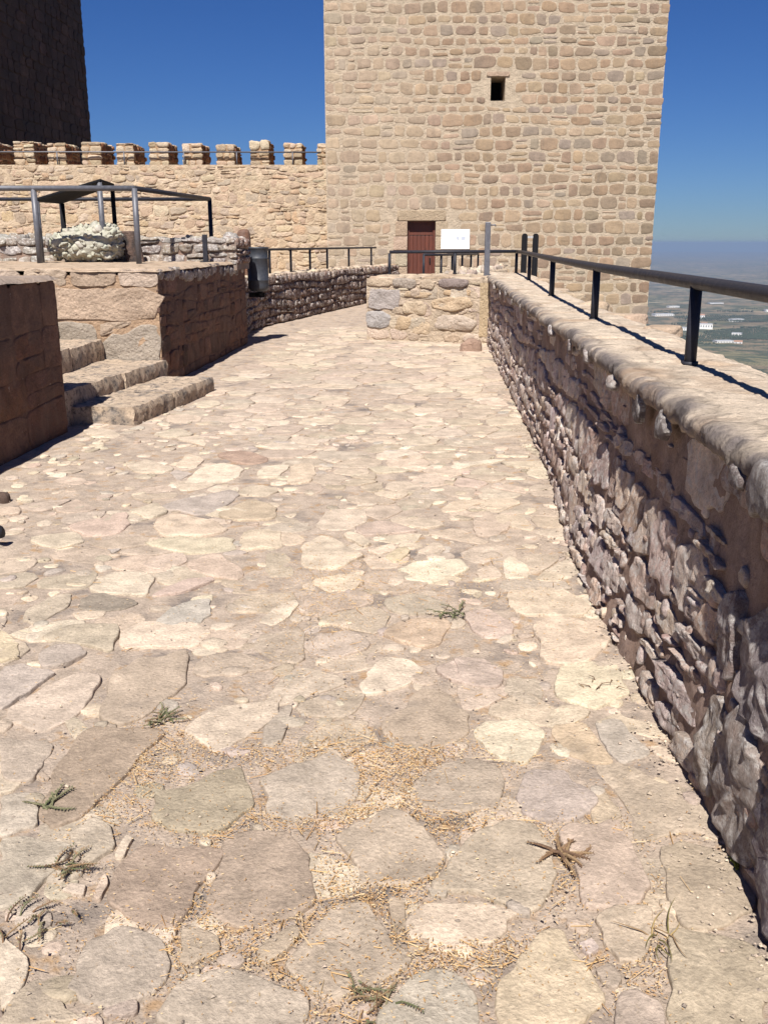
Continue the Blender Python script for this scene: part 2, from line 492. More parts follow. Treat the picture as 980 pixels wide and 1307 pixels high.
# ================================================================== FAR GROUND
def terrain():
    na, rad = 160, np.r_[np.linspace(4, 60, 15), np.geomspace(75, 42000, 46)]
    t = np.arange(na) * 2 * math.pi / na
    X = np.outer(rad, np.sin(t)).ravel(); Y = np.outer(rad, np.cos(t)).ravel() + 20
    dx = np.maximum(np.maximum(-34 - X, X - 4.0), 0); dy = np.maximum(np.maximum(-14 - Y, Y - 58), 0)
    d = np.hypot(dx, dy)
    Z = -4.5 - np.minimum(0.75 * d, 240 + 0.14 * np.maximum(d - 320, 0))
    Pn = np.c_[X, Y, np.zeros(len(X))]
    far = np.clip((d - 100) / 900, 0, 1)
    Z = np.maximum(Z, -330.0) + far * 26 * fbm(Pn, 1 / 1500.0, 3, 5) + np.clip(d / 40, 0, 1) * 1.2 * fbm(Pn, 1 / 14.0, 3, 8)
    ridge = np.clip((d - 16000) / 9000, 0, 1)
    Z = Z + ridge * 0 * np.clip(fbm(Pn, 1 / 9000.0, 3, 11) + 0.25, 0, 1)
    V = np.vstack([np.c_[X, Y, Z], [[0, 20, -4.5]]])
    k = len(rad); Fc = [(r * na + (j + 1) % na, r * na + j, (r + 1) * na + j, (r + 1) * na + (j + 1) % na) for r in range(k - 1) for j in range(na)]
    Fc += [(len(V) - 1, j, (j + 1) % na) for j in range(na)]
    m, nt, b = new_mat("olive country")
    pos = N(nt, "ShaderNodeNewGeometry").outputs["Position"]
    vf = N(nt, "ShaderNodeTexVoronoi", feature='F1'); vf.inputs["Scale"].default_value = 1 / 330.0
    dist = noise_node(nt, pos, 1 / 500.0, 3)
    wob = mix(nt, 0.35, pos, dist.outputs["Color"], 'ADD')
    nt.links.new(pos, vf.inputs["Vector"])
    sep = N(nt, "ShaderNodeSeparateColor"); nt.links.new(vf.outputs["Color"], sep.inputs[0])
    soil = ramp(nt, sep.outputs[0], [(0.0, (0.26, 0.19, 0.12)), (0.35, (0.20, 0.15, 0.095)), (0.6, (0.30, 0.23, 0.15)), (0.85, (0.16, 0.14, 0.075)), (1.0, (0.33, 0.27, 0.18))])
    vt = N(nt, "ShaderNodeTexVoronoi", feature='F1'); vt.inputs["Scale"].default_value = 1 / 11.0; vt.inputs["Randomness"].default_value = 0.45
    nt.links.new(pos, vt.inputs["Vector"])
    tr = ramp(nt, vt.outputs["Distance"], [(0.28, 1.0), (0.36, 0.0)])
    gro = ramp(nt, sep.outputs[1], [(0.36, 0.0), (0.40, 1.0)])
    tf = mix(nt, 1.0, tr.outputs[0], gro.outputs[0], 'MULTIPLY')
    c = mix(nt, tf, soil.outputs[0], (0.045, 0.06, 0.032))
    scr = noise_node(nt, pos, 1 / 90.0, 6, 0.7)
    rs = ramp(nt, scr.outputs[0], [(0.44, 0.0), (0.56, 0.85)])
    c = mix(nt, rs.outputs[0], c, (0.042, 0.058, 0.036))
    nt.links.new(c, b.inputs["Base Color"]); b.inputs["Roughness"].default_value = 1.0
    b.inputs["Specular IOR Level"].default_value = 0.05
    tag(mesh_obj("terrain", V, Fc, m, smooth=True, centre=False), kind='structure')
    return lambda x, y: None
terrain()

M['stucco'] = metal_mat("white stucco", (0.78, 0.76, 0.72), 0.8)
M['tin'] = metal_mat("grey tin roof", (0.42, 0.42, 0.43), 0.6)
M['tile'] = metal_mat("clay roof tile", (0.36, 0.20, 0.13), 0.8)
M['glass'] = metal_mat("dark window glass", (0.03, 0.035, 0.045), 0.15)
def far_building(x, y, w, d, h, rot, label, pitched=False, white=True):
    z = -332.0
    fr = lambda V: np.c_[x + V[:, 0] * math.cos(rot) - V[:, 1] * math.sin(rot), y + V[:, 0] * math.sin(rot) + V[:, 1] * math.cos(rot), z + V[:, 2]]
    t = thing("warehouse" if not pitched else "country_house", label, "building", (x, y, z), "white buildings on the plain below")
    MB().box((-w / 2, -d / 2, -25), (w / 2, d / 2, h), fr=fr).build("wall", M['stucco'], t)
    if pitched:
        V = np.array([(-w / 2 - 1, -d / 2 - 1, h), (w / 2 + 1, -d / 2 - 1, h), (w / 2 + 1, d / 2 + 1, h), (-w / 2 - 1, d / 2 + 1, h), (-w / 2 - 1, 0, h + d * .22), (w / 2 + 1, 0, h + d * .22)], float)
        mesh_obj("roof", fr(V), [(3, 2, 1, 0), (0, 1, 5, 4), (2, 3, 4, 5), (1, 2, 5), (3, 0, 4)], M['tile'], t, smooth=False)
    else:
        MB().box((-w / 2 - .6, -d / 2 - .6, h), (w / 2 + .6, d / 2 + .6, h + 1.2), fr=fr).build("roof", M['tin'], t)
    k = max(2, int(w / 9))
    for i in range(k):
        xx = -w / 2 + (i + .5) * w / k
        MB().box((xx - 1.6, -d / 2 - .15, h * .35), (xx + 1.6, -d / 2 + .1, h * .75), fr=fr).build("window", M['glass'], t)
far_building(1062, 4700, 95, 40, 11, 0.25, "long low white warehouse just right of the tower's foot, farthest of the plain buildings")
far_building(975, 3950, 70, 40, 9, 0.1, "grey roofed white shed half hidden behind the nearest rail post")
far_building(1085, 4030, 50, 36, 18, -0.15, "tall white block on the plain right beside the nearest rail post")
far_building(985, 3420, 62, 34, 9, 0.2, "bright white warehouse nearest the castle, right of the rail post low on the plain")
far_building(1030, 3400, 26, 20, 8, -0.3, "small white house with a clay tile roof beside the nearest white warehouse", True)
far_building(1320, 4420, 60, 30, 9, 0.35, "white shed beyond the dark olive patch, under the rail", False)
far_building(1160, 3290, 30, 22, 8, 0.1, "white country house at the right edge of the view below the rail", True)

for k, (x, y, w_, d_, h_, lab) in enumerate(((1235, 5250, 60, 30, 14, "small white block far out on the plain above the sheds"), (1540, 5560, 80, 34, 13, "white shed far out on the plain near the right edge of view"),
    (1660, 4990, 70, 30, 14, "white shed at the right edge of view, under the rail"), (1195, 4560, 44, 26, 16, "pale cube of a house just above the tall white block"),
    (1105, 4130, 26, 20, 11, "little pale house between the tall white block and the dark trees"), (1290, 3690, 40, 22, 11, "low white farmhouse before the olive rows"), (1110, 3690, 34, 20, 12, "pale farmhouse left of the olive rows, close to the rail post"))):
    far_building(x, y, w_, d_, h_, .3 - .13 * k, lab, k in (3, 4, 5))
def grove():
    mb_v, mb_f, n = [], [], 0
    r = np.random.default_rng(4)
    base_v = np.array([(1, 0, 0), (0, 1, 0), (-1, 0, 0), (0, -1, 0), (0, 0, 1), (0, 0, -1)], float)
    base_f = [(0, 1, 4), (1, 2, 4), (2, 3, 4), (3, 0, 4), (1, 0, 5), (2, 1, 5), (3, 2, 5), (0, 3, 5)]
    for (cx, cy, a, b2, rot) in ((1330, 3760, 330, 260, .3), (1500, 4500, 420, 220, -.2), (900, 3560, 200, 130, .5), (1180, 3620, 130, 120, .1)):
        for i in range(int(-a / 11), int(a / 11)):
            for j in range(int(-b2 / 11), int(b2 / 11)):
                if (i * 11 / a) ** 2 + (j * 11 / b2) ** 2 > 1 or r.random() < .12: continue
                u, v = i * 11 + r.uniform(-2, 2), j * 11 + r.uniform(-2, 2)
                x, y = cx + u * math.cos(rot) - v * math.sin(rot), cy + u * math.sin(rot) + v * math.cos(rot)
                s = r.uniform(2.4, 3.9)
                mb_v.append(base_v * (s, s, s * .8) + (x, y, -326.5 + 0)); mb_f += [tuple(q + n for q in f) for f in base_f]; n += 6
    for _ in range(70):                                      # loose clumps of trees and hedges
        cx, cy = r.uniform(700, 2100), r.uniform(2700, 7500); L = r.uniform(20, 110); t = r.uniform(-.5, .5)
        for _ in range(int(L / 3)):
            u = r.normal(0, L * .5); v = r.normal(0, 9); s = r.uniform(3, 6.5)
            mb_v.append(base_v * (s, s, s) + (cx + u * math.cos(t) - v * math.sin(t), cy + u * math.sin(t) + v * math.cos(t), -326)); mb_f += [tuple(q + n for q in f) for f in base_f]; n += 6
    V = np.vstack(mb_v)
    tag(mesh_obj("olive_grove", V, mb_f, M['plant'], colour=(0.055, 0.068, 0.04)), kind='stuff')
grove()

# ================================================================== THE WALKWAY
WX0, WX1 = -3.45, 1.1
def floor_sheet(x0, x1, y0, y1, step, z, amp, seed):
    nu, nv = int((x1 - x0) / step) + 1, int((y1 - y0) / step) + 1
    fr = Frame((x0, y0, z), (1, 0, 0), (0, 0, 1))
    return relief(fr, x1 - x0, y1 - y0, nu, nv, amp, 2.2, seed)
mb = MB()
mcol = lin((213, 192, 170)) * KAL
mb.add(*floor_sheet(-3.5, 1.15, -1.5, 8.5, 0.055, 0.0, 0.010, 3), mcol)
mb.add(*floor_sheet(-3.9, 1.15, 8.5, 19.0, 0.10, 0.0, 0.014, 3), mcol)
mb.add(*floor_sheet(-4.4, 2.6, 19.0, 31.0, 0.25, 0.0, 0.014, 3), mcol)
for v in mb.V: v[:, 2] += .007 * fbm(v, 7.0, 3, 15)
walk = mb.build("walkway", M['mortar'], smooth=True, at=(-1, 5, 0)); tag(walk, kind='structure')
TRACED = '''
g -1187,2265 -1117,2293 -1015,2262 -976,2234 -970,2154 -994,2098 -1003,2035 -1030,2004 -1066,1994
b -1186,2874 -1063,2908 -902,2895 -931,2748 -942,2619 -971,2507 -985,2452 -1017,2348 -1068,2304 -1122,2417 -1151,2519 -1191,2685
t -1010,2318 -954,2385 -884,2337 -860,2241 -901,2192 -975,2234
b -825,2537 -734,2559 -664,2667 -594,2699 -547,2560 -513,2478 -549,2388 -628,2331 -722,2349 -808,2398
b -831,2173 -786,2263 -672,2275 -570,2245 -571,2154 -593,2017 -633,1934 -707,1953 -777,1988 -826,2045 -837,2107
g -800,1902 -764,1950 -715,1939 -620,1876 -587,1835 -576,1781 -608,1725 -697,1693 -761,1693 -803,1726 -797,1790
t -593,1941 -566,1961 -496,1909 -480,1866 -523,1838 -562,1819
g -1022,1984 -983,2021 -933,1989 -908,1933 -938,1895 -990,1910
c -1040,1935 -1003,1882 -963,1849 -905,1801 -897,1736 -903,1682 -916,1659
t -894,1728 -868,1770 -815,1725 -775,1681 -721,1646 -902,1627 -899,1660
g -546,1757 -501,1792 -438,1815 -398,1793 -325,1762 -260,1742 -261,1695 -276,1664 -352,1639 -533,1629 -591,1658 -575,1691
g -695,1686 -638,1708 -619,1675 -646,1659 -687,1664
c -849,2206 -845,2308 -823,2297 -820,2208
c -937,2059 -930,2096 -881,2094 -869,2042
c -849,2044 -848,2139 -825,2097 -826,2035
g -487,1840 -442,1860 -415,1836 -432,1814 -470,1820
g -518,2611 -395,2729 -317,2797 -245,2722 -225,2609 -233,2535 -258,2451 -347,2415 -407,2408 -467,2452 -502,2546
b -577,2280 -487,2346 -399,2357 -332,2305 -311,2224 -286,2074 -330,2032 -389,1989 -425,1941 -484,1947 -542,2030 -568,2176
n -275,2321 -216,2399 -137,2463 -60,2454 2,2360 39,2278 17,2186 -37,2140 -106,2157 -172,2122 -215,2218
n 18,2147 75,2315 136,2380 212,2437 276,2425 309,2360 326,2279 339,2209 309,2125 303,2071 252,2062 183,2079 89,2101
w -53,2008 4,2069 85,2079 166,2063 237,2052 196,1991 149,1931 100,1931 37,1902 -8,1936 -45,1945
t -336,1840 -280,1948 -224,2027 -154,2051 -110,1986 -81,1914 -31,1890 -42,1839 -111,1787 -157,1768 -194,1728 -231,1749 -277,1786 -322,1807
t -398,1862 -383,1916 -327,1969 -299,1947 -332,1874 -374,1829
g -97,1726 -29,1815 29,1836 84,1822 112,1774 112,1681 90,1642 -72,1623 -111,1673
g -3,2131 51,2123 44,2092 4,2100
t -102,2074 -62,2076 -52,1970 -84,1968
y 165,1828 242,1930 322,2002 335,1935 366,1858 389,1785 363,1723 349,1697 282,1669 148,1662 139,1720
p 365,2357 398,2416 532,2453 559,2367 571,2259 573,2159 553,2099 467,2082 401,2090 388,2161 378,2262
t 402,2045 466,2077 548,2075 538,2009 517,1925 474,1883 436,1866 414,1939
n 612,2342 685,2374 777,2344 829,2300 830,2173 816,2079 747,2020 598,2001 599,2101 611,2223
t 571,1979 683,1995 768,1969 787,1919 757,1805 709,1676 513,1666 529,1793 544,1887
n 520,2812 575,2781 653,2738 711,2673 771,2676 798,2549 817,2376 822,2341 768,2392 710,2419 622,2366 572,2363 579,2537 543,2664
o 411,2994 520,3036 559,2898 573,2784 498,2765 433,2825
s 556,3038 652,3090 679,2956 709,2856 676,2774 603,2770 576,2849
s 242,2582 282,2695 347,2735 419,2725 468,2637 485,2553 450,2470 371,2427 304,2423 257,2471
t 476,2592 524,2611 552,2516 553,2469 461,2434
s 350,1936 389,1958 402,1928 373,1902
g 380,1859 418,1880 437,1833 417,1796 388,1822
g 412,1769 457,1798 515,1757 501,1665 393,1659
n -53,2618 -11,2702 102,2790 189,2775 221,2691 221,2581 192,2516 117,2464 26,2467 -39,2524
w -1322,3731 -1271,3882 -1139,3828 -1032,3864 -909,3753 -944,3640 -1064,3593 -1165,3601 -1254,3570
n -1186,3085 -1219,3300 -1163,3522 -1004,3570 -955,3483 -938,3315 -909,3162 -972,3076 -1018,2975 -1049,2926 -1128,2969
c -1485,2931 -1488,3068 -1422,3244 -1340,3352 -1253,3310 -1226,3145 -1219,3042 -1296,2922 -1378,2899 -1468,2894
s -1686,3381 -1598,3398 -1451,3346 -1472,3219 -1506,3109 -1527,3026
s -1577,3474 -1554,3580 -1466,3612 -1384,3536 -1443,3407 -1511,3391
y -1842,3731 -1785,3706 -1705,3599 -1645,3483 -1708,3430
g -1429,2806 -1278,2832 -1232,2782 -1223,2650 -1225,2573 -1329,2582
s -1282,2477 -1209,2495 -1126,2430 -1100,2326 -1168,2291 -1201,2295
c -834,2909 -788,3024 -743,3110 -634,3122 -531,3190 -531,3097 -572,2962 -619,2868 -675,2762 -752,2824
g -575,2924 -548,3039 -498,3143 -488,3042 -492,2857 -544,2802
s -1208,3871 -1191,4012 -1132,4134 -1037,4169 -979,3976 -1006,3855 -1141,3830
t -1629,3658 -1549,3806 -1376,3845 -1318,3703 -1288,3542 -1455,3612
c -1605,3957 -1474,3997 -1454,3903 -1559,3866
o -232,3790 -126,3944 36,3999 93,3925 35,3720 -51,3648 -162,3710
w -268,3375 -195,3524 -112,3541 -27,3459 -104,3293 -197,3201 -266,3218
n -184,2982 -117,3122 -25,3308 82,3195 159,3097 132,2962 50,2851 -44,2812 -107,2878
p 4,3425 87,3539 245,3573 251,3312 113,3304
p 255,3278 321,3413 407,3395 402,3203 371,3122 305,3198
g 89,3566 275,3456 256,3299 104,3302
p -563,3661 -478,3777 -335,3813 -267,3650 -363,3515 -484,3559
w -767,3877 -708,4087 -622,4141 -619,3995 -684,3855
w 134,2926 178,3036 348,3064 383,2975 352,2837 303,2754 232,2782 178,2844
c 388,3029 416,3125 466,3167 569,3124 523,3055 447,3005
w 456,3398 506,3492 635,3559 714,3551 724,3390 723,3282 588,3134 506,3189 448,3247
c 436,3793 428,3933 593,4016 712,3920 717,3754 661,3597 541,3530 431,3536
c 336,4309 448,4420 616,4394 727,4163 667,4066 549,4029 378,4005
w 353,4763 431,4830 490,4610 469,4513 367,4489
c 480,4495 558,4653 652,4580 625,4466
c 208,4594 304,4719 344,4525 229,4482
p 130,4006 248,4106 352,3958 329,3787 199,3753
w -1664,4244 -1623,4495 -1386,4486 -1335,4165 -1501,4213
s -1743,5801 -1368,6204 -1270,6057 -1376,5567 -1620,5685
c -1877,5637 -1775,5848 -1620,5618 -1715,5454
c -1689,5425 -1567,5621 -1185,5331 -1273,5127 -1532,5113
p -1327,4184 -1226,4431 -1070,4439 -1175,4231
p -2145,5339 -1902,5603 -1773,5359 -1807,5098 -1995,5116
r -1717,7275 -1569,7500 -1325,7296 -1246,7095 -1435,6938
c -2297,6843 -2176,7095 -1890,6771 -1916,6634 -2135,6667
w -1722,6781 -1627,7025 -1404,6892 -1378,6447 -1707,6305
c -1914,6864 -1943,7316 -1749,7169 -1743,6779
s -1907,6679 -1869,6773 -1731,6644 -1778,6425
p -1297,4647 -1146,4847 -931,4533 -934,4405 -1122,4479
g -1831,3973 -1771,4122 -1698,4183 -1650,4019 -1736,3808 -1813,3837
d -1650,4129 -1582,4209 -1345,4108 -1378,3998 -1585,3987
c -1112,5220 -884,5348 -824,4965 -1028,4878
c -1621,4974 -1467,5117 -1138,5107 -1064,4901 -1330,4837
o -1348,5601 -1165,5952 -948,5755 -937,5465 -1210,5450
c -1696,4626 -1514,4827 -1326,4646 -1305,4512 -1550,4499
w -191,4639 -99,4769 145,4808 189,4660 0,4418 -124,4501
w -610,4429 -498,4527 -375,4558 -320,4445 -411,4266 -504,4303
c -102,4900 -3,5099 65,5046 31,4854
y -265,4838 -156,5006 -119,4899 -194,4713
c -723,5032 -648,5274 -549,5187 -385,4884 -417,4676 -518,4574 -666,4614
w -535,5218 -472,5314 -327,5025 -374,4966
w -364,4940 -210,5088 -204,4948 -300,4862
w 353,4768 407,4848 489,4676 461,4533 350,4481
c 218,4613 318,4716 346,4527 244,4476
c 13,5707 153,6051 353,6023 146,5714
c -718,5332 -664,5742 -432,5755 -393,5480 -487,5282
t -904,4883 -783,4863 -662,4472 -831,4463
c -1075,6933 -874,6996 -831,6462 -1012,6363
w -1288,6820 -1176,6980 -1075,6933 -1083,6540 -1236,6532
w 80,6996 390,7226 608,7293 170,6899
p 237,5581 509,5734 385,5268 241,5200
'''

traced = []
for l in TRACED.strip().splitlines():
    q = l.split(); P = np.array([[float(v) / 1000 for v in s.split(',')] for s in q[1:]])
    if area(P) < 0: P = P[::-1]
    traced.append((q[0], P))

def inside(P, x, y):
    r = False; j = len(P) - 1
    for i in range(len(P)):
        if (P[i, 1] > y) != (P[j, 1] > y) and x < (P[j, 0] - P[i, 0]) * (y - P[i, 1]) / (P[j, 1] - P[i, 1]) + P[i, 0]: r = not r
        j = i
    return r

pcount = 0
for k, (kd, P) in enumerate(traced):
    near = abs(area(P)) > 0.02 and P[:, 1].mean() < 4.2
    h = 0.011 + 0.006 * rng.random()
    V, Fc = stone_geo(chaikin(P, 1), h, 'near_flat' if near else 'flat', 56 if near else 22, 0.34, 0.040, k, (random.gauss(0, .006), random.gauss(0, .006)), GROUND, 7.0, 0.6)
    mesh_obj("paving_stone", V, Fc, M['paving'], walk, jitter_col(PAL[kd], .05)); pcount += 1

def voronoi(seeds, bounds, near_n=26):
    out = []; S = np.asarray(seeds)
    for i, s in enumerate(S):
        P = [(max(bounds[0], s[0] - .9), max(bounds[2], s[1] - .9)), (min(bounds[1], s[0] + .9), max(bounds[2], s[1] - .9)),
             (min(bounds[1], s[0] + .9), min(bounds[3], s[1] + .9)), (max(bounds[0], s[0] - .9), min(bounds[3], s[1] + .9))]
        o = np.argsort(((S - s) ** 2).sum(1))[1:near_n]
        for j in o:
            mid = 0.5 * (s + S[j]); nrm = S[j] - s; Q = []
            for a in range(len(P)):
                p, q = np.array(P[a]), np.array(P[(a + 1) % len(P)])
                dp, dq = np.dot(p - mid, nrm), np.dot(q - mid, nrm)
                if dp <= 0: Q.append(tuple(p))
                if (dp < 0 < dq) or (dq < 0 < dp): Q.append(tuple(p + (q - p) * dp / (dp - dq)))
            P = Q
            if len(P) < 3: break
        if len(P) >= 3: out.append(np.array(P))
    return out

seeds = []
y = 1.2
while y < 19:
    s = 0.20 if y < 3 else 0.26 if y < 7 else 0.34
    x = -3.5 + rng.random() * s
    while x < 1.0:
        seeds.append((x + rng.uniform(-.42, .42) * s, y + rng.uniform(-.42, .42) * s)); x += s * rng.uniform(.8, 1.5)
    y += s * .85
cells = voronoi(seeds, (-3.5, 1.0, 1.0, 19.2))
fill = []
for P in cells:
    c = P.mean(0); x, y = c
    if any(inside(T, x, y) for _, T in traced): continue
    if y < 2.9 and random.random() < 0.45: continue
    dusty = x < -1.9 and 5.0 < y < 8.6
    if random.random() < (0.72 if dusty else 0.2): continue
    if y > 8.2 and x < -2.5: continue
    if x < -3.1 or (y < 2.2 and x > .75): continue
    g = 0.955 - 0.012 / max(math.sqrt(abs(area(P))), .05)
    fill.append(c + (P - c) * g)
fill.sort(key=lambda P: P[:, 1].mean() - 4 * math.sqrt(abs(area(P))))
stuff = MB()
names = 'cccnntptgctwccnc'
for k, P in enumerate(fill):
    h = random.uniform(0.004, 0.010) if P[:, 1].mean() < 5 else random.uniform(0.006, 0.015)
    c = jitter_col(PAL[random.choice(names)], .06) * .66 + mcol * 1.08 * .34
    V, Fc = stone_geo(chaikin(P, 1), h, 'flat', 12, 0.22, 0.03, 900 + k, (random.gauss(0, .012), random.gauss(0, .012)), GROUND, 6.0, 0.8)
    if pcount < 300: mesh_obj("paving_stone", V, Fc, M['paving'], walk, c); pcount += 1
    else: stuff.add(V, Fc, c)
if stuff.n: tag(stuff.build("distant_paving", M['paving'], walk, smooth=True), kind='stuff')

bits = MB()                                                  # broken bits bedded between the slabs
for k in range(1500):
    y = 1.4 + 8.5 * rng.random() ** 1.5; x = rng.uniform(-3.1, .85)
    if any(inside(T, x, y) for _, T in traced if abs(T[:, 1].mean() - y) < 1): continue
    s = rng.uniform(.015, .05) * (1 + .12 * y); q = np.arange(7) * 2 * math.pi / 7; el = rng.uniform(.5, 1); th = rng.uniform(0, 3.1)
    P = np.c_[np.cos(q) * s, np.sin(q) * s * el] * rng.uniform(.7, 1.15, (7, 1)); P = np.c_[P[:, 0] * math.cos(th) - P[:, 1] * math.sin(th), P[:, 0] * math.sin(th) + P[:, 1] * math.cos(th)] + (x, y)
    V, Fc = stone_geo(P, rng.uniform(.004, .014), 'round', 9, .3, .04, 2000 + k, (rng.normal(0, .05), rng.normal(0, .05)), GROUND, 9.0, 0.6)
    bits.add(V, Fc, jitter_col(PAL['wccgtpnscw'[rng.integers(10)]], .1))
tag(bits.build("bedded_chips", M['paving'], walk, smooth=True), kind='stuff')

# straw and chaff in the joints, pebbles, all far too many to count
def litter():
    spots = [(-.13, 2.55, .16, .16, 2200), (-.05, 2.75, .2, .1, 1400), (-.35, 2.78, .25, .06, 700), (-.85, 2.75, .16, .14, 1300), (-.95, 2.5, .09, .18, 700), (-.15, 2.1, .1, .12, 1200),
             (-.4, 2.42, .35, .04, 1100), (-.62, 2.12, .08, .2, 1200), (-.45, 1.93, .2, .1, 900), (-.3, 1.85, .2, .08, 900), (.1, 1.87, .22, .05, 1300), (.2, 2.17, .24, .05, 900), (.28, 2.4, .3, .05, 800),
             (-.45, 4.0, .12, .5, 900), (-.6, 4.4, .15, .3, 500), (.0, 4.4, .4, .25, 700), (.25, 1.7, .15, .2, 500), (-.13, 1.75, .14, .08, 800), (.5, 2.0, .05, .25, 500), (-.6, 1.75, .5, .2, 700), (-.4, 2.2, .5, .4, 1400), (-.2, 3.4, .8, .5, 800), (.5, 3.2, .4, .8, 500), (-.3, 5.2, 1.2, .9, 900)]
    V, Fc, C, n = [], [], [], 0
    near_t = [T for _, T in traced if T[:, 1].mean() < 3.6]
    r = np.random.default_rng(12)
    for (cx, cy, sx, sy, k) in spots:
        for _ in range(int(k * 1.3)):
            x, y = r.normal(cx, sx), r.normal(cy, sy)
            if y < 1.2 or x > .8 or r.random() < .0: continue
            if r.random() < .86 and any(inside(T, x, y) for T in near_t): continue
            L = r.uniform(.0013, .0042) if r.random() < .97 else r.uniform(.010, .03)
            w = r.uniform(.0006, .0014); t = r.uniform(0, math.pi); z = r.uniform(.006, .016) if r.random() < .75 else r.uniform(.014, .024)
            dx, dy = math.cos(t) * L, math.sin(t) * L; ex, ey = -math.sin(t) * w, math.cos(t) * w; tz = r.uniform(-.3, .3) * L
            V += [(x - dx - ex, y - dy - ey, z - tz), (x + dx - ex, y + dy - ey, z + tz), (x + dx, y + dy, z + tz + w * 1.6), (x - dx, y - dy, z - tz + w * 1.6), (x + dx + ex, y + dy + ey, z + tz), (x - dx + ex, y - dy + ey, z - tz)]
            Fc += [(n, n + 1, n + 2, n + 3), (n + 3, n + 2, n + 4, n + 5)]; n += 6
            c = lin([(226, 188, 134), (210, 168, 114), (234, 206, 160), (190, 148, 102)][r.integers(4)]) * .62
            C += [c] * 6
    tag(mesh_obj("straw_litter", V, Fc, M['plant'], colour=np.array(C), smooth=False), kind='stuff')
    V, Fc, C, n = [], [], [], 0
    bv = np.array([(1, 0, 0), (.2, 1, 0), (-1, .3, 0), (-.3, -1, 0), (0, 0, .8), (0, 0, -.5)], float)
    bf = [(0, 1, 4), (1, 2, 4), (2, 3, 4), (3, 0, 4), (1, 0, 5), (2, 1, 5), (3, 2, 5), (0, 3, 5)]
    for _ in range(2600):
        y = 1.3 + 12 * r.random() ** 1.8; x = r.uniform(-3.1, .85)
        if r.random() < .35: x = .8 - abs(r.normal(0, .07)); 
        s = r.uniform(.0025, .008) * (1 + (r.random() < .03) * .6); t = r.uniform(0, 6.3); ct, st = math.cos(t), math.sin(t)
        B = bv * s * (1, r.uniform(.6, 1), r.uniform(.6, 1)); B = np.c_[B[:, 0] * ct - B[:, 1] * st, B[:, 0] * st + B[:, 1] * ct, B[:, 2]]
        V.append(B + (x, y, .016)); Fc += [tuple(q + n for q in f) for f in bf]; n += 6
        C.append(np.tile(PAL['wcgtpdn'[r.integers(7)]], (6, 1)))
    tag(mesh_obj("gravel", np.vstack(V), Fc, M['paving'], colour=np.vstack(C), smooth=False), kind='stuff')
litter()

# ================================================================== RIGHT PARAPET
YP0, YP1 = 0.3, 16.25
bulge = lambda y: 0.035 + 0.09 * np.exp(-((y - 4.6) / 1.6) ** 2)
def parapet_x(y, z):                                        # inner face, leaning out a little at the foot
    return 0.86 - bulge(y) * np.clip(1 - z / 0.75, 0, 1)
par = thing("parapet_wall", "long rubble parapet wall on the right edge of the walkway with a pale worn top", "wall", (1.1, 8, 0))
class ParFrame:
    def __call__(s, A):                                     # a runs along +Y, b up, h out towards the walkway (-X)
        A = np.asarray(A, float); y = YP0 + A[:, 0]; z = A[:, 1]
        return np.c_[parapet_x(y, z) - A[:, 2], y, z]
pf = ParFrame()
LP = YP1 - YP0
class ParFlip:                                              # a measured from the far end, so that outward keeps CCW
    def __call__(s, A):
        A = np.asarray(A, float).copy(); A[:, 0] = LP - A[:, 0]
        return pf(A)
pfl = ParFlip()
V, Fc = relief(pfl, LP, 1.04, 900, 64, 0.020, 8.0, 21)
mesh_obj("core", V, Fc, M['wallmortar'], par, lin((190, 164, 148)) * .66)
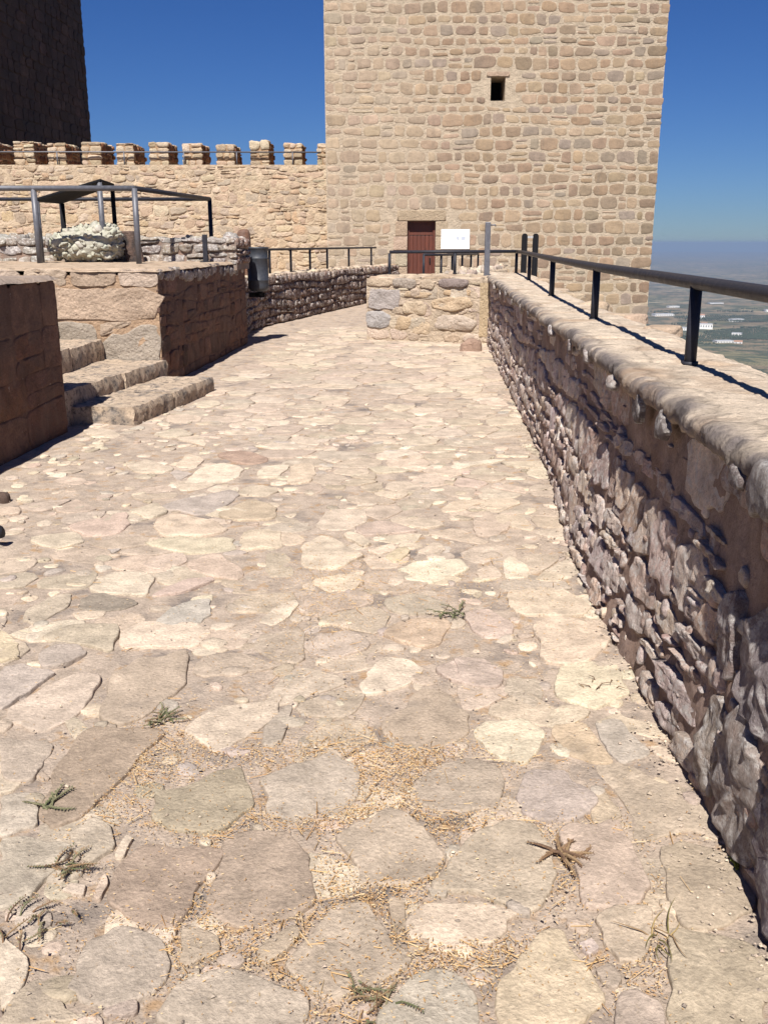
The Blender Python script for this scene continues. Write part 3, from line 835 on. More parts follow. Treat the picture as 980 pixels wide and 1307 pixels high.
def par_stones():
    polys = []
    r = random.Random(5)
    b = 0.0
    base = courses(LP, 1.02, (.13, .25), (.13, .40), .034, .17, .03, 31, .25)
    for P in base:
        yc = YP1 - P[:, 0].mean()
        if yc < .9: continue
        zc = P[:, 1].mean()
        if 1.55 < yc < 2.62 and zc < .74: continue           # place of the big slabs
        if zc > .80 and r.random() < .45: continue           # mortar shows below the coping
        if r.random() < .06: continue
        polys.append(P)
    pal = [lin(c) * .98 for c in ((212, 190, 172), (196, 172, 158), (224, 204, 186), (202, 174, 154), (182, 156, 142), (214, 190, 168), (202, 184, 174))]
    lay(par, pfl, polys, M['rubble'], "stone", pal, (.010, .028), 'round', 22, .34, .05, 1, 290, lambda P: YP1 - P[:, 0].mean() < 5.2, .03,
        score=lambda P: math.sqrt(abs(area(P))) / max(.6, YP1 - P[:, 0].mean()), nf=17.0, tilt_a=-.07)
    small = MB()
    for P in courses(LP, .9, (.05, .085), (.04, .12), .012, .2, .02, 37, .2):
        if YP1 - P[:, 0].mean() < .9 or r.random() < (.62 if P[:, 1].mean() < .6 else .9): continue
        V, Fc = stone_geo(P, r.uniform(.010, .020), 'lump', 9, .4, .06, r.randrange(9999), (r.gauss(-.08, .05), r.gauss(0, .05)), pfl, 16.0)
        small.add(V, Fc, jitter_col(pal[r.randrange(7)], .15))
    tag(small.build('chinking_stones', M['rubble'], par, smooth=True), kind='stuff')
    slabs = [([(1.62, .04), (2.08, .02), (2.12, .30), (2.06, .55), (1.88, .68), (1.66, .66), (1.60, .35)], (172, 158, 162), .06),
             ([(2.14, .05), (2.42, .02), (2.46, .22), (2.40, .40), (2.18, .36)], (196, 180, 168), .05),
             ([(2.16, .39), (2.42, .43), (2.47, .58), (2.36, .72), (2.20, .70)], (188, 174, 170), .055),
             ([(2.49, .05), (2.62, .03), (2.63, .34), (2.50, .36)], (200, 184, 168), .05),
             ([(1.05, .05), (1.55, .03), (1.57, .4), (1.5, .62), (1.1, .6)], (176, 162, 160), .05),
             ([(2.50, .42), (2.63, .40), (2.64, .66), (2.52, .70)], (184, 168, 164), .05)]
    for k, (q, c, h) in enumerate(slabs):
        P = np.array(q); P[:, 0] = YP1 - P[:, 0]
        V, Fc = stone_geo(chaikin(P, 1), h * .55, 'near_flat', 48, .5, .03, 70 + k, (random.gauss(-.05, .03), random.gauss(0, .03)), pfl, 12.0)
        mesh_obj("stone", V, Fc, M['rubble'], par, lin(c) * .66)
par_stones()
def coping():
    prof = np.array([(.90, .995), (.85, .998), (.82, 1.005), (.805, 1.02), (.80, 1.036), (.80, 1.052), (.806, 1.066), (.818, 1.077), (.84, 1.084), (.88, 1.085)] + [(x, 1.085 - .012 * max(0, x - 1.1) / .3) for x in np.arange(.92, 1.40, .04)] + [(1.42, 1.06), (1.46, 1.03), (1.50, .96), (1.52, .85), (1.53, .6), (1.53, -4.8)])
    ys = np.r_[np.linspace(YP0, 6, 480), np.linspace(6.02, 18.15, 620)]; n = len(prof); V = []
    Y = np.repeat(ys, n); X = np.tile(prof[:, 0], len(ys)); Z = np.tile(prof[:, 1], len(ys))
    Pn = np.c_[X, Y, Z]
    nz = fbm(Pn, 3.2, 4, 41); n2 = fbm(Pn, 11.0, 3, 43)
    edge = np.tile(np.interp(prof[:, 0], [.79, .82, .9, 1.3, 1.45, 1.53], [1, .8, .15, .15, 1.3, 2.0]), len(ys))
    lump = fbm(np.c_[np.zeros(len(Y)), Y, np.zeros(len(Y))], 2.3, 3, 47)
    n3 = fbm(Pn, 26.0, 2, 49)
    n3 = 1 - 2 * np.abs(n3)
    X = X + edge * (.012 * nz + .014 * n2 - .008 * n3 + .018 * lump)
    gy = np.cumsum([YP0] + [random.uniform(.45, 1.0) for _ in range(30)]); gsl = [random.uniform(-.12, .12) for _ in gy]
    gr_ = np.max([np.exp(-((Y - g - s_ * (X - 1.1) - .02 * n2) / .011) ** 2) for g, s_ in zip(gy, gsl)], 0)   # joints between the cap slabs
    slab = np.array([random.uniform(-.008, .008) for _ in range(32)])[np.searchsorted(gy, Y)]
    X = X + np.tile(np.interp(prof[:, 0], [.79, .82, .9], [1, .6, 0]), len(ys)) * (.016 * gr_ + slab); Z = Z - .014 * gr_ * np.tile(np.interp(prof[:, 0], [.8, .84, 1.4, 1.5], [.3, 1, 1, 0]), len(ys)) + slab * .8
    Z = Z + .009 * nz + .007 * n2 - .004 * n3 + .35 * edge * (.03 * n2)
    wid = np.clip((Y - 11.5) / 6, 0, 1) * .22                # the wall broadens towards its far corner
    X = X + wid * np.clip((X - .95) / .5, 0, 1)
    V = np.c_[X, Y, Z]
    Fc = [(i * n + j, i * n + j + 1, (i + 1) * n + j + 1, (i + 1) * n + j) for i in range(len(ys) - 1) for j in range(n - 1)]
    Fc = [f[::-1] for f in Fc]
    lich = np.clip(np.tile(np.interp(prof[:, 0], [.79, .815, .84, .92], [1.2, 1.05, .7, 0]), len(ys)) * (.75 + .9 * n2), 0, 1)[:, None]
    cc = lin((238, 217, 190)) * KAL * (1 - lich) + lin((158, 146, 138)) * .55 * lich   # grey lichen crust along the lip
    mesh_obj("coping", V, Fc, M['coping'], par, cc)
    # a few loose-looking stones set along the coping's outer lip and lichened stones in its edge
    for k in range(7):
        y = random.uniform(4.2, 15.5); s = random.uniform(.08, .2)
        P = np.array([(math.cos(t) * s * random.uniform(.8, 1.1), math.sin(t) * s * random.uniform(.5, .9)) for t in np.arange(9) * 2 * math.pi / 9])
        V, Fc = stone_geo(P, random.uniform(.02, .05), 'lump', 14, .25, .04, 300 + k, (0, 0), Frame((1.42 + random.uniform(-.05, .06) + .22 * min(1, max(0, (y - 11.5) / 6)), y, 1.05), (1, 0, 0), (0, 0, 1)))
        mesh_obj("cap_stone", V, Fc, M['coping'], par, jitter_col(lin((222, 196, 166)) * KAL))
    for k in range(16):                                      # grey crusty edge stones
        y = 1.6 + 13.5 * (k + random.random() * .7) / 16 * (k / 16 * .5 + .5); s = random.uniform(.045, .10)
        P = np.array([(math.cos(t) * s * random.uniform(.8, 1.3), math.sin(t) * s * random.uniform(.5, .8)) for t in np.arange(9) * 2 * math.pi / 9])
        V, Fc = stone_geo(P, random.uniform(.012, .026), 'lump', 18, .5, .07, 400 + k, (0, 0), Frame((.805, y, random.uniform(.96, 1.02)), (0, -1, 0), (-1, 0, 0)))
        mesh_obj("edge_stone", V, Fc, M['rubble'], par, jitter_col(lin(random.choice(((190, 176, 168), (164, 150, 144), (206, 190, 176)))) * .6))
coping()

# ---- the rail on the parapet
rail = thing("handrail", "dark grey tubular handrail standing on the pale top of the right parapet", "railing", (1.14, 4.4, 1.07))
posts = [(1.16, 1.35), (1.135, 4.42), (1.105, 7.0), (1.165, 10.2), (1.32, 14.5), (1.40, 17.95)]
RZ = 1.425
path = [(1.2, -1.0, RZ)] + [(x, y, RZ + .006 * k) for k, (x, y) in enumerate(posts)]
MB().tube(path, .030, 16).build("top_rail", M['rail'], rail, smooth=True)
MB().tube([(1.40, 17.95, RZ + .03), (-.855, 17.6, RZ + .02)], .028, 14).build("side_rail", M['rail'], rail, smooth=True)
for x, y in posts + [(-.855, 17.6), (.3, 17.78)]:
    o = MB().tube([(x, y, .98), (x, y, RZ)], .027, 14).build("post", M['rail'], rail, smooth=True)
    q = MB().tube([(x, y, 1.07), (x, y, 1.088)], .036, 14).build("collar", M['rail'], o, smooth=True)

# ================================================================== CROSS WALL at the walkway's end
cw = thing("cross_wall", "low sunlit cross wall of rough blocks closing the right side of the walkway's end", "wall", (-.1, 17, 0))
c0, c1 = np.array((-1.19, 16.62)), np.array((.9, 16.02))
dv = (c1 - c0) / np.linalg.norm(c1 - c0); LC = np.linalg.norm(c1 - c0)
cf = Frame((c0[0], c0[1], 0), (dv[0], dv[1], 0), (dv[1], -dv[0], 0))
V, Fc = relief(cf, LC, 1.03, 70, 36, .02, 5, 61)
mb = MB().add(V, Fc, lin((230, 207, 178)) * KAL)
mb.box((0, -1.75, -.02), (LC + .35, -.03, 1.02), lin((230, 207, 178)) * KAL, lambda V: cf(np.c_[V[:, 0], V[:, 2], V[:, 1]]))
mb.build("core", M['pale'], cw, smooth=False)
cross_blocks = [([(.02, .53), (.40, .53), (.41, .84), (.02, .86)], (204, 192, 182), .035), ([(.0, .22), (.26, .20), (.30, .42), (.20, .50), (.0, .5)], (208, 200, 192), .05),
    ([(.02, .9), (.28, .89), (.33, .98), (.22, 1.03), (.03, 1.02)], (226, 202, 172), .04), ([(.32, .90), (.55, .86), (.62, .92), (.60, 1.03), (.33, 1.03)], (200, 184, 166), .05),
    ([(.64, .88), (.82, .86), (.86, .96), (.80, 1.02), (.65, 1.0)], (214, 192, 164), .035), ([(.88, .90), (1.18, .88), (1.24, .95), (1.22, 1.04), (.90, 1.04)], (176, 158, 148), .05),
    ([(.45, .46), (.72, .44), (.78, .60), (.64, .68), (.47, .66)], (232, 208, 176), .05), ([(.80, .56), (1.08, .50), (1.28, .62), (1.22, .74), (.94, .74), (.80, .68)], (236, 208, 172), .06),
    ([(.82, .22), (1.30, .20), (1.38, .34), (1.20, .46), (.88, .44)], (226, 206, 184), .06), ([(.45, .74), (.74, .72), (.82, .80), (.5, .84)], (228, 200, 164), .03),
    ([(.92, .78), (1.26, .76), (1.28, .86), (.95, .86)], (238, 206, 166), .03), ([(.34, .20), (.52, .18), (.58, .38), (.4, .42)], (224, 196, 160), .03), ([(.56, .14), (.78, .12), (.80, .3), (.64, .38)], (234, 208, 174), .03)]
lay(cw, cf, courses(LC - .02, 1.0, (.12, .24), (.16, .4), .03, .2, .05, 68, .2), M['pale'], "stone", [lin(c) * KAL for c in ((228, 206, 180), (214, 192, 166), (234, 212, 186))], (.008, .022), 'round', 16, .5, .05)
for k, (q, c, h) in enumerate(cross_blocks):
    V, Fc = stone_geo(chaikin(np.array(q) * (1.42, 1), 1) if k else np.array(q) * (1.42, 1), h * .85, 'flat' if k == 0 else 'lump', 26, .5, .035, 500 + k, (0, 0), cf, 6.0)
    mesh_obj("stone_block", V, Fc, M['pale'], cw, lin(c) * KAL)
V, Fc = relief(Frame(cf([[LC - .22, .12, .02]])[0], cf.ea, cf.en), .2, .86, 8, 26, .012, 9, 66)
mesh_obj("plaster_strip", V, Fc, M['pale'], cw, lin((224, 198, 160)) * KAL)
# rough capping of the cross wall
fr_top = Frame((c0[0], c0[1], 1.03), (dv[0], dv[1], 0), (0, 0, 1))
lay(cw, fr_top, courses(LC + .3, 1.7, (.28, .45), (.3, .6), .03, .15, .04, 67), M['coping'], "cap_stone", [lin((228, 206, 176)) * KAL, lin((214, 190, 160)) * KAL], (.02, .05), 'round', 10, .25)
t = mesh_obj("loose_rock", *stone_geo(np.array([(-.16, -.07), (.1, -.1), (.19, .02), (.1, .12), (-.08, .11)]), .13, 'lump', 18, .35, .06, 88, (0, 0), Frame((.53, 15.0, .05), (1, 0, 0), (0, 0, 1))), M['pale'], None, lin((196, 164, 142)) * KAL)
tag(t, "rough brownish rock lying in the corner at the foot of the cross wall and parapet", "rock")

gp = thing("grey_post", "upright grey metal post with a small hook at its top on the cross wall", "post", (.80, 16.6, 1.03))
bevel(MB().box((.765, 16.56, 1.0), (.855, 16.65, 1.93)).build("shaft", M['grey_rail'], gp), .008)
MB().tube([(.85, 16.58, 1.88), (.93, 16.58, 1.885), (.935, 16.58, 1.86)], .012, 8).build("hook", M['grey_rail'], gp, smooth=True)
# ================================================================== LEFT SIDE: near wall, steps, block
EX, EY, EZ = (1, 0, 0), (0, 1, 0), (0, 0, 1)
brown = [lin(c) * .62 for c in ((158, 120, 100), (144, 110, 93), (170, 132, 112), (138, 106, 91), (160, 118, 96))]  # shade of the walkway-facing sides put into the stone colour
def ragged_top(parent, x0, x1, y0, y1, z, colr, mat, seed, name="top"):
    nu, nv = max(8, int((x1 - x0) / .05)), max(8, int((y1 - y0) / .08))
    fr = Frame((x0, y0, z), EX, EZ)
    us = np.linspace(0, x1 - x0, nu); vv = np.linspace(0, y1 - y0, nv)
    U, W_ = np.meshgrid(us, vv, indexing='ij'); A = np.stack([U.ravel(), W_.ravel(), np.zeros(U.size)], 1)
    A[:, 2] = .018 * fbm(A, 4, 4, seed)
    e = np.minimum(np.minimum(A[:, 0], x1 - x0 - A[:, 0]), np.minimum(A[:, 1], y1 - y0 - A[:, 1]))
    rim = np.isclose(e, 0)
    A[rim, 2] -= .035
    n1 = .025 * fbm(A, 5.5, 3, seed + 3)
    A[:, 0] += np.where(np.isclose(U.ravel(), x1 - x0), n1, 0); A[:, 1] += np.where(np.isclose(W_.ravel(), 0), n1, 0)
    Fc = [(i * nv + j, (i + 1) * nv + j, (i + 1) * nv + j + 1, i * nv + j + 1) for i in range(nu - 1) for j in range(nv - 1)]
    return mesh_obj(name, fr(A), Fc, mat, parent, colr)

nw = thing("brown_wall", "near brown stone wall at the left edge, in shade, ending beside the steps", "wall", (-3.5, 5, 0))
NX, NE = -3.2, 8.24
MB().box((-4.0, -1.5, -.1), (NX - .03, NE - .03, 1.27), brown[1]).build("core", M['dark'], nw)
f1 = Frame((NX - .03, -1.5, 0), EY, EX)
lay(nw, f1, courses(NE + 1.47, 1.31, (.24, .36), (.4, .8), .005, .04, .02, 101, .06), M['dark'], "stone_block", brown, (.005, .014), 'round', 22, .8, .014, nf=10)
f2 = Frame((-4.0, NE - .03, 0), (-1, 0, 0), EY)
f2 = Frame((NX - .03, NE - .03, 0), (-1, 0, 0), EY)
lay(nw, f2, courses(.77, 1.28, (.24, .36), (.3, .5), .014, .05, .01, 102, 0), M['dark'], "stone_block", brown, (.008, .02), 'flat', 16, .4, .012)
ragged_top(nw, -4.02, NX + .0, -1.5, NE + .0, 1.335, lin((190, 170, 152)) * KAL, M['coping'], 105)

bw = thing("terrace_wall", "raised stone terrace with a sunlit front and a shade-darkened brown side along the walkway", "wall", (-6, 13, 0))
BX, BY0, BY1 = -3.1, 10.9, 16.0
MB().box((-14, BY0 + .03, -.1), (BX - .03, BY1 - .02, 1.25), lin((214, 180, 146)) * KAL).box((-14, BY1 - .01, -.1), (-4.1, 20.0, 1.1), lin((214, 180, 146)) * KAL).build("core", M['pale'], bw)
ff = Frame((-14, BY0 + .03, 0), EX, (0, -1, 0))
polys = []
for P in courses(8.6, 1.27, (.34, .46), (.5, .95), .02, .06, .025, 111, .08): polys.append(P)
big_front = [[(8.62, .02), (9.4, 0), (9.42, .34), (8.9, .36), (8.6, .3)], [(8.62, .36), (9.28, .36), (9.3, .72), (8.95, .76), (8.62, .72)], [(9.44, .0), (10.1, .0), (10.1, .30), (9.6, .34), (9.44, .3)],
    [(9.45, .37), (10.14, .33), (10.15, .70), (9.9, .74), (9.34, .72), (9.32, .42)], [(10.16, .0), (10.84, .0), (10.87, .72), (10.60, .72), (10.18, .52)], [(10.18, .56), (10.58, .74), (10.2, .73)],
    [(9.32, .76), (10.86, .75), (10.87, 1.1), (10.4, 1.12), (9.5, 1.1), (9.3, .96)], [(8.62, .78), (9.28, .78), (9.28, 1.02), (9.0, 1.1), (8.62, 1.1)],
    [(9.9, 1.13), (10.4, 1.14), (10.42, 1.31), (9.9, 1.31)], [(10.44, 1.14), (10.87, 1.12), (10.87, 1.31), (10.45, 1.31)], [(9.35, 1.12), (9.86, 1.13), (9.86, 1.31), (9.35, 1.31)], [(8.62, 1.12), (9.3, 1.12), (9.3, 1.31), (8.62, 1.31)]]
polys += [np.array(q) for q in big_front]
lay(bw, ff, polys, M['pale'], "stone_block", [lin(c) * KAL for c in ((224, 198, 170), (214, 188, 162), (230, 206, 180), (206, 186, 166), (220, 190, 160))], (.012, .03), 'flat', 28, .8, .035, nf=8)
fs = Frame((BX - .03, BY0 + .03, 0), EY, EX)
lay(bw, fs, courses(BY1 - BY0 - .03, 1.31, (.12, .26), (.16, .5), .012, .12, .03, 113, .25), M['dark'], "side_stone", brown + [lin((128, 104, 92)) * .55], (.006, .024), 'round', 18, .7, .03, nf=10)  # side darker than the terrace front: its shade is in the colour
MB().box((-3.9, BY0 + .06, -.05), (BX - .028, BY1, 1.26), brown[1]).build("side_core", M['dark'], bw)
ragged_top(bw, -14, BX + .0, BY0 + .01, BY1 + .02, 1.325, lin((224, 198, 168)) * KAL, M['coping'], 115)
ragged_top(bw, -14, -4.05, BY1 + .02, 20.0, 1.20, lin((214, 186, 154)) * KAL, M['mortar'], 116, "fill")
fr_top = Frame((-3.75, BY0 + .1, 1.325), EY, (0, 0, 1)); 
for k in range(22):                                          # stones in the terrace's walkway edge
    y = BY0 + .15 + 4.9 * k / 22; s = random.uniform(.1, .17)
    P = np.array([(math.cos(t) * s * random.uniform(.8, 1.2), math.sin(t) * s * random.uniform(.4, .6)) for t in np.arange(9) * 2 * math.pi / 9])
    V, Fc = stone_geo(P, random.uniform(.012, .035), 'lump', 12, .3, .05, 600 + k, (0, 0), Frame((BX - .02, y, random.uniform(1.18, 1.27)), EY, EX))
    mesh_obj("edge_stone", V, Fc, M['rubble'], bw, jitter_col(lin(random.choice(((186, 170, 156), (150, 130, 118), (206, 188, 168)))) * .55))

# steps: risers face the walkway
def step(name, lab, x0, x1, y0, y1, z0, z1, top, side, seed, split_at=None, taper=0.0):
    t = thing(name, lab, "step", ((x0 + x1) / 2, (y0 + y1) / 2, z0), "stone steps up to the terrace")
    ys = [y0] + (split_at or []) + [y1]
    for k in range(len(ys) - 1):
        a, b = ys[k] + .006, ys[k + 1] - .006
        n = max(6, int((b - a) / .03)); m = max(5, int((x1 - x0) / .03)); q = 8
        xa = x1 + random.uniform(-.03, .03) if k else x1
        us = np.linspace(0, 1, m); vv = np.linspace(0, 1, n); V = []; Fc = []
        def patch(fn, nu, nv):
            base = len(V)
            for i in range(nu):
                for j in range(nv): V.append(fn(i / (nu - 1), j / (nv - 1)))
            for i in range(nu - 1):
                for j in range(nv - 1): Fc.append((base + i * nv + j, base + (i + 1) * nv + j, base + (i + 1) * nv + j + 1, base + i * nv + j + 1))
        ed = lambda y: xa + taper * (y - y0)
        patch(lambda u, v: (x0 + u * (ed(a + v * (b - a)) - .02 - x0), a + v * (b - a), z1), m, n)
        patch(lambda u, v: (ed(a + u * (b - a)) - .02 * (v > .99), a + u * (b - a), z0 + v * (z1 - z0) - .015 * (v < .999) * (v > .7)), n, q)
        patch(lambda u, v: (x0 + u * (ed(a) - .02 * (v > .99) - x0), a, z0 + v * (z1 - z0)), m, q)
        patch(lambda u, v: (x0 + (1 - u) * (ed(b) - .02 * (v > .99) - x0), b, z0 + v * (z1 - z0)), m, q)
        V = np.array(V)
        nz = fbm(V, 5, 4, seed + k) + .5 * fbm(V, 17, 2, seed + 5); nx = fbm(V + 9.1, 8, 3, seed + k) + .6 * fbm(V, 21, 2, seed + 9)
        V[:, 2] += np.where(V[:, 2] > z0 + .02, .022 * nz, 0); V[:, 0] += np.where(V[:, 0] > x0 + .1, .017 * nx, 0); V[:, 1] += np.where(V[:, 1] < a + .02, .02 * nx, 0)
        mesh_obj("tread_block", V, Fc, M['coping'] if side is None else M['step'], t, top)
    return t
M['step'] = stone_mat("weathered step stone", fine=60, contrast=0.34, patch=(0.20, 0.175, 0.155), patch_scale=5, patch_lo=.5, patch_hi=.68,
                      spot=(.07, .06, .055), spot_scale=20, spot_lo=.52, spot_hi=.64, spot_amt=.7, bump=.9, bump_scale=26, bump_dist=.025)
sc_ = lin((222, 198, 170)) * KAL
step("lowest_step", "lowest and longest step, a rough pale slab standing out onto the walkway", -3.6, -2.72, 8.52, 10.62, -.05, .165, sc_, 1, 210, [9.45], .12)
step("middle_step", "middle step with a black shaded riser between the brown wall and terrace", -4.2, -3.32, 8.26, 10.90, -.05, .315, sc_, 1, 220, [9.7], .09)
step("upper_step", "upper step, shortest in view, a grey riser against the terrace front", -4.9, -3.78, 8.26, 10.90, -.05, .54, sc_, 1, 230, [9.9])
MB().box((-6.5, 8.3, -.05), (-4.3, 10.9, .75), sc_).build("landing", M['step']); tag(bpy.data.objects["landing"], kind='structure')

# rubble stub at the back of the terrace
st = thing("rubble_stub", "grey rubble wall stub at the back of the terrace behind the black sheet shelter", "wall", (-6, 15.5, 1.3))
SX1, SY0, SY1 = -3.0, 14.95, 16.0
MB().box((-10.5, SY0 + .05, 1.2), (SX1 - .05, SY1 - .02, 1.62), lin((190, 172, 156)) * .5).build("core", M['wallmortar'], st)
greyp = [lin(c) * .58 for c in ((196, 186, 172), (178, 168, 158), (210, 196, 176), (186, 170, 150), (200, 192, 182))]
fr = Frame((-10.5, SY0 + .05, 1.28), EX, (0, -1, 0))
lay(st, fr, courses(7.45, .40, (.09, .17), (.16, .42), .02, .18, .03, 241, .15), M['rubble'], "stone", greyp, (.02, .07), 'round', 16, .55, .06, cap=180)
fr = Frame((SX1 - .05, SY0 + .05, 1.28), EY, EX)
lay(st, fr, courses(.9, .40, (.09, .17), (.16, .36), .02, .18, .03, 242, .1), M['rubble'], "stone", brown, (.03, .07), 'lump', 12, .3, .05)  # end facing the walkway: shade painted as brown, front stays grey
fr = Frame((-10.5, SY0 + .05, 1.62), EX, EZ)
lay(st, fr, courses(7.45, .95, (.2, .4), (.2, .5), .02, .18, .05, 243, .1), M['rubble'], "cap_stone", greyp, (.03, .12), 'lump', 12, .35, .05, cap=60)
sp = thing("short_stake", "short dark iron stake in front of the grey rubble stub", "stake", (-3.46, 14.7, 1.3))
bevel(MB().box((-3.49, 14.68, 1.28), (-3.42, 14.73, 1.72)).build("shaft", M['rail'], sp), .006)
MB().box((-3.53, 14.64, 1.285), (-3.38, 14.77, 1.335)).build("foot_plate", M['rail'], sp)

# pale lumpy boulder
def boulder():                                               # a fallen lump of whitewashed rubble masonry
    r = random.Random(9); mb = MB(); n = 30
    C0 = np.array((-5.14, 14.42, 1.585)); S = np.array((.50, .36, .235))
    def skin(d): 
        d = d / np.linalg.norm(d); q = d * S / (np.sum(np.abs(d) ** 3.2) ** (1 / 3.2))
        return q * (1 + .10 * float(fbm(np.array([d * 1.3]), 1.5, 2, 9)[0])) + np.array((0, 0, .05 * max(-1, min(1, d[0] * 1.4)) if d[2] > 0 else 0))
    n = 64; ds = []; 
    for i in range(n):
        for j in range(n + 1):
            a, t = i * 2 * math.pi / n, math.pi * (j / n - .5); ds.append((math.cos(t) * math.cos(a), math.cos(t) * math.sin(a), math.sin(t) + 1e-6))
    V = np.array([skin(np.array(d)) for d in ds]); V = V * (.93 + .09 * (1 - 2.2 * np.abs(fbm(V, 9, 3, 33))) + .05 * fbm(V, 30, 2, 35))[:, None] + C0; V[:, 2] = np.maximum(V[:, 2], 1.31)
    mb.add(V, [(i * (n + 1) + j, ((i + 1) % n) * (n + 1) + j, ((i + 1) % n) * (n + 1) + j + 1, i * (n + 1) + j + 1) for i in range(n) for j in range(n)], lin((212, 207, 186)) * .58)
    pts = []; tries = 0
    while len(pts) < 270 and tries < 14000:
        tries += 1
        d = np.array([r.gauss(0, 1) for _ in range(3)]); q = skin(d)
        if q[2] < -.24 or any(np.linalg.norm(q - p) < .052 for p, _ in pts): continue
        pts.append((q, d / np.linalg.norm(d)))
    for k, (q, d) in enumerate(pts):
        e = 1e-2; t1 = np.cross(d, (0.01, 0, 1)); t1 /= np.linalg.norm(t1); t2 = np.cross(d, t1)
        nn = np.cross(skin(d + e * t1) - q, skin(d + e * t2) - q); nn /= np.linalg.norm(nn); nn = nn if nn @ q > 0 else -nn
        nn = nn + np.array([r.gauss(0, .25) for _ in range(3)]); nn /= np.linalg.norm(nn)
        ea = np.cross((0, 0, 1), nn); ea = ea / (np.linalg.norm(ea) + 1e-9) if np.linalg.norm(ea) > .1 else np.array((1., 0, 0)); th = r.uniform(-.9, .9)
        eb = np.cross(nn, ea); ea = ea * math.cos(th) + eb * math.sin(th)
        s = r.uniform(.035, .085); el = r.uniform(.45, .9)
        P = np.array([(math.cos(t) * s * r.uniform(.6, 1.2), math.sin(t) * s * el * r.uniform(.6, 1.2)) for t in np.arange(6) * 2 * math.pi / 6])
        Vs, Fs = stone_geo(P, r.uniform(.030, .055), 'lump', 12, .5, .05, 700 + k, (r.gauss(0, .25), r.gauss(0, .25)), Frame(q + C0 - nn * .012, ea, nn), 14, .8)
        mb.add(Vs, Fs, jitter_col(lin((212, 207, 186)) * .6, .14))
    m = stone_mat("whitewashed rubble lump", fine=60, contrast=.3, spot=(.2, .2, .17), spot_scale=16, spot_lo=.6, spot_hi=.7, spot_amt=.6, bump=.8, bump_scale=24, bump_dist=.02)
    tag(mb.build("boulder", m, smooth=True), "big pale greenish white knobbly boulder lying on the terrace under the black sheet shelter", "boulder")
boulder()
V = MB().box((-.13, -.05, 0), (.13, .05, .46), (.05, .045, .045)); Vb = np.vstack(V.V)
Vb = np.c_[Vb[:, 0] + Vb[:, 2] * -.22 - 4.48, Vb[:, 1] + 14.6 + .12 * Vb[:, 2], Vb[:, 2] + 1.31]
tag(bevel(mesh_obj("leaning_slab", Vb, V.F, M['dark'], None, (.05, .042, .04), smooth=False), .02), "dark slab leaning against the right end of the pale boulder", "slab")

# guard rail round the dug pit on the terrace
gr = thing("guard_rail", "grey tubular guard rail round three sides of the terrace pit", "railing", (-5.5, 13.6, 1.32))
GZ = 2.315
fa, fb, ba, bb = (-9.2, 13.32), (-4.13, 13.6), (-9.5, 16.7), (-3.88, 17.0)
MB().tube([(*fa, GZ), (*fb, GZ)], .036, 12).build("front_rail", M['grey_rail'], gr, smooth=True)
MB().tube([(*fb, GZ), (*bb, GZ)], .034, 12).build("side_rail", M['rail'], gr, smooth=True)
MB().tube([(*ba, GZ), (*bb, GZ)], .030, 12).build("back_rail", M['rail'], gr, smooth=True)
for (x, y, z0, r, mt) in ((-5.50, 13.53, 1.30, .040, 'grey_rail'), (*fb, 1.30, .040, 'grey_rail'), (-9.1, 13.33, 1.3, .04, 'grey_rail'), (*bb, 1.15, .036, 'rail'), (-6.4, 16.86, 1.15, .03, 'rail'), (-9.0, 16.72, 1.15, .03, 'rail')):
    MB().tube([(x, y, z0), (x, y, GZ)], r, 12).build("post", M[mt], gr, smooth=True)

# black sheet shelter on four legs
sh = thing("sheet_shelter", "black sloping metal sheet on four legs sheltering the pale boulder", "shelter", (-5.3, 14.8, 1.32))
A_, B_, C_, D_ = np.array((-5.68, 13.93, 2.16)), np.array((-5.85, 15.42, 2.18)), np.array((-5.07, 15.66, 2.46)), np.array((-4.78, 14.17, 2.44))
top = np.array([A_, B_, C_, D_]); V = np.vstack([top, top + (0, 0, .035)])
bevel(mesh_obj("roof_sheet", V, [(0, 1, 2, 3), (7, 6, 5, 4), (0, 4, 5, 1), (1, 5, 6, 2), (2, 6, 7, 3), (3, 7, 4, 0)], M['black'], sh, smooth=False), .006)
for p, r, mt in ((A_, .045, 'grey_rail'), (B_, .035, 'black'), (C_, .035, 'black'), (D_, .04, 'grey_rail')):
    q = p + (np.mean(top, 0) - p) * .06
    MB().tube([(q[0], q[1], 1.30), (q[0], q[1], q[2])], r, 10).build("leg", M[mt], sh, smooth=True)

# rubbish bin
bn = thing("litter_bin", "slate grey ribbed metal litter bin hung at the far end of the terrace wall", "bin", (-2.93, 16.3, .82))
bc = (-2.97, 16.32, 0.82)
MB().lathe(bc, [(.0, .0), (.09, .003), (.145, .02), (.168, .06), (.172, .10), (.172, .17), (.178, .178), (.178, .192), (.172, .20), (.172, .52), (.178, .528), (.178, .542), (.172, .55), (.172, .68), (.183, .69), (.183, .715), (.165, .715), (.16, .55), (.0, .5)], 32).build("barrel", M['bin'], bn, smooth=True)
MB().tube([(-2.97, 16.42, .74), (-2.97, 16.42, .86)], .05, 12).build("boss", M['black'], bn, smooth=True)
MB().box((-3.16, 16.44, .72), (-2.9, 16.50, .80)).build("bracket", M['black'], bn)

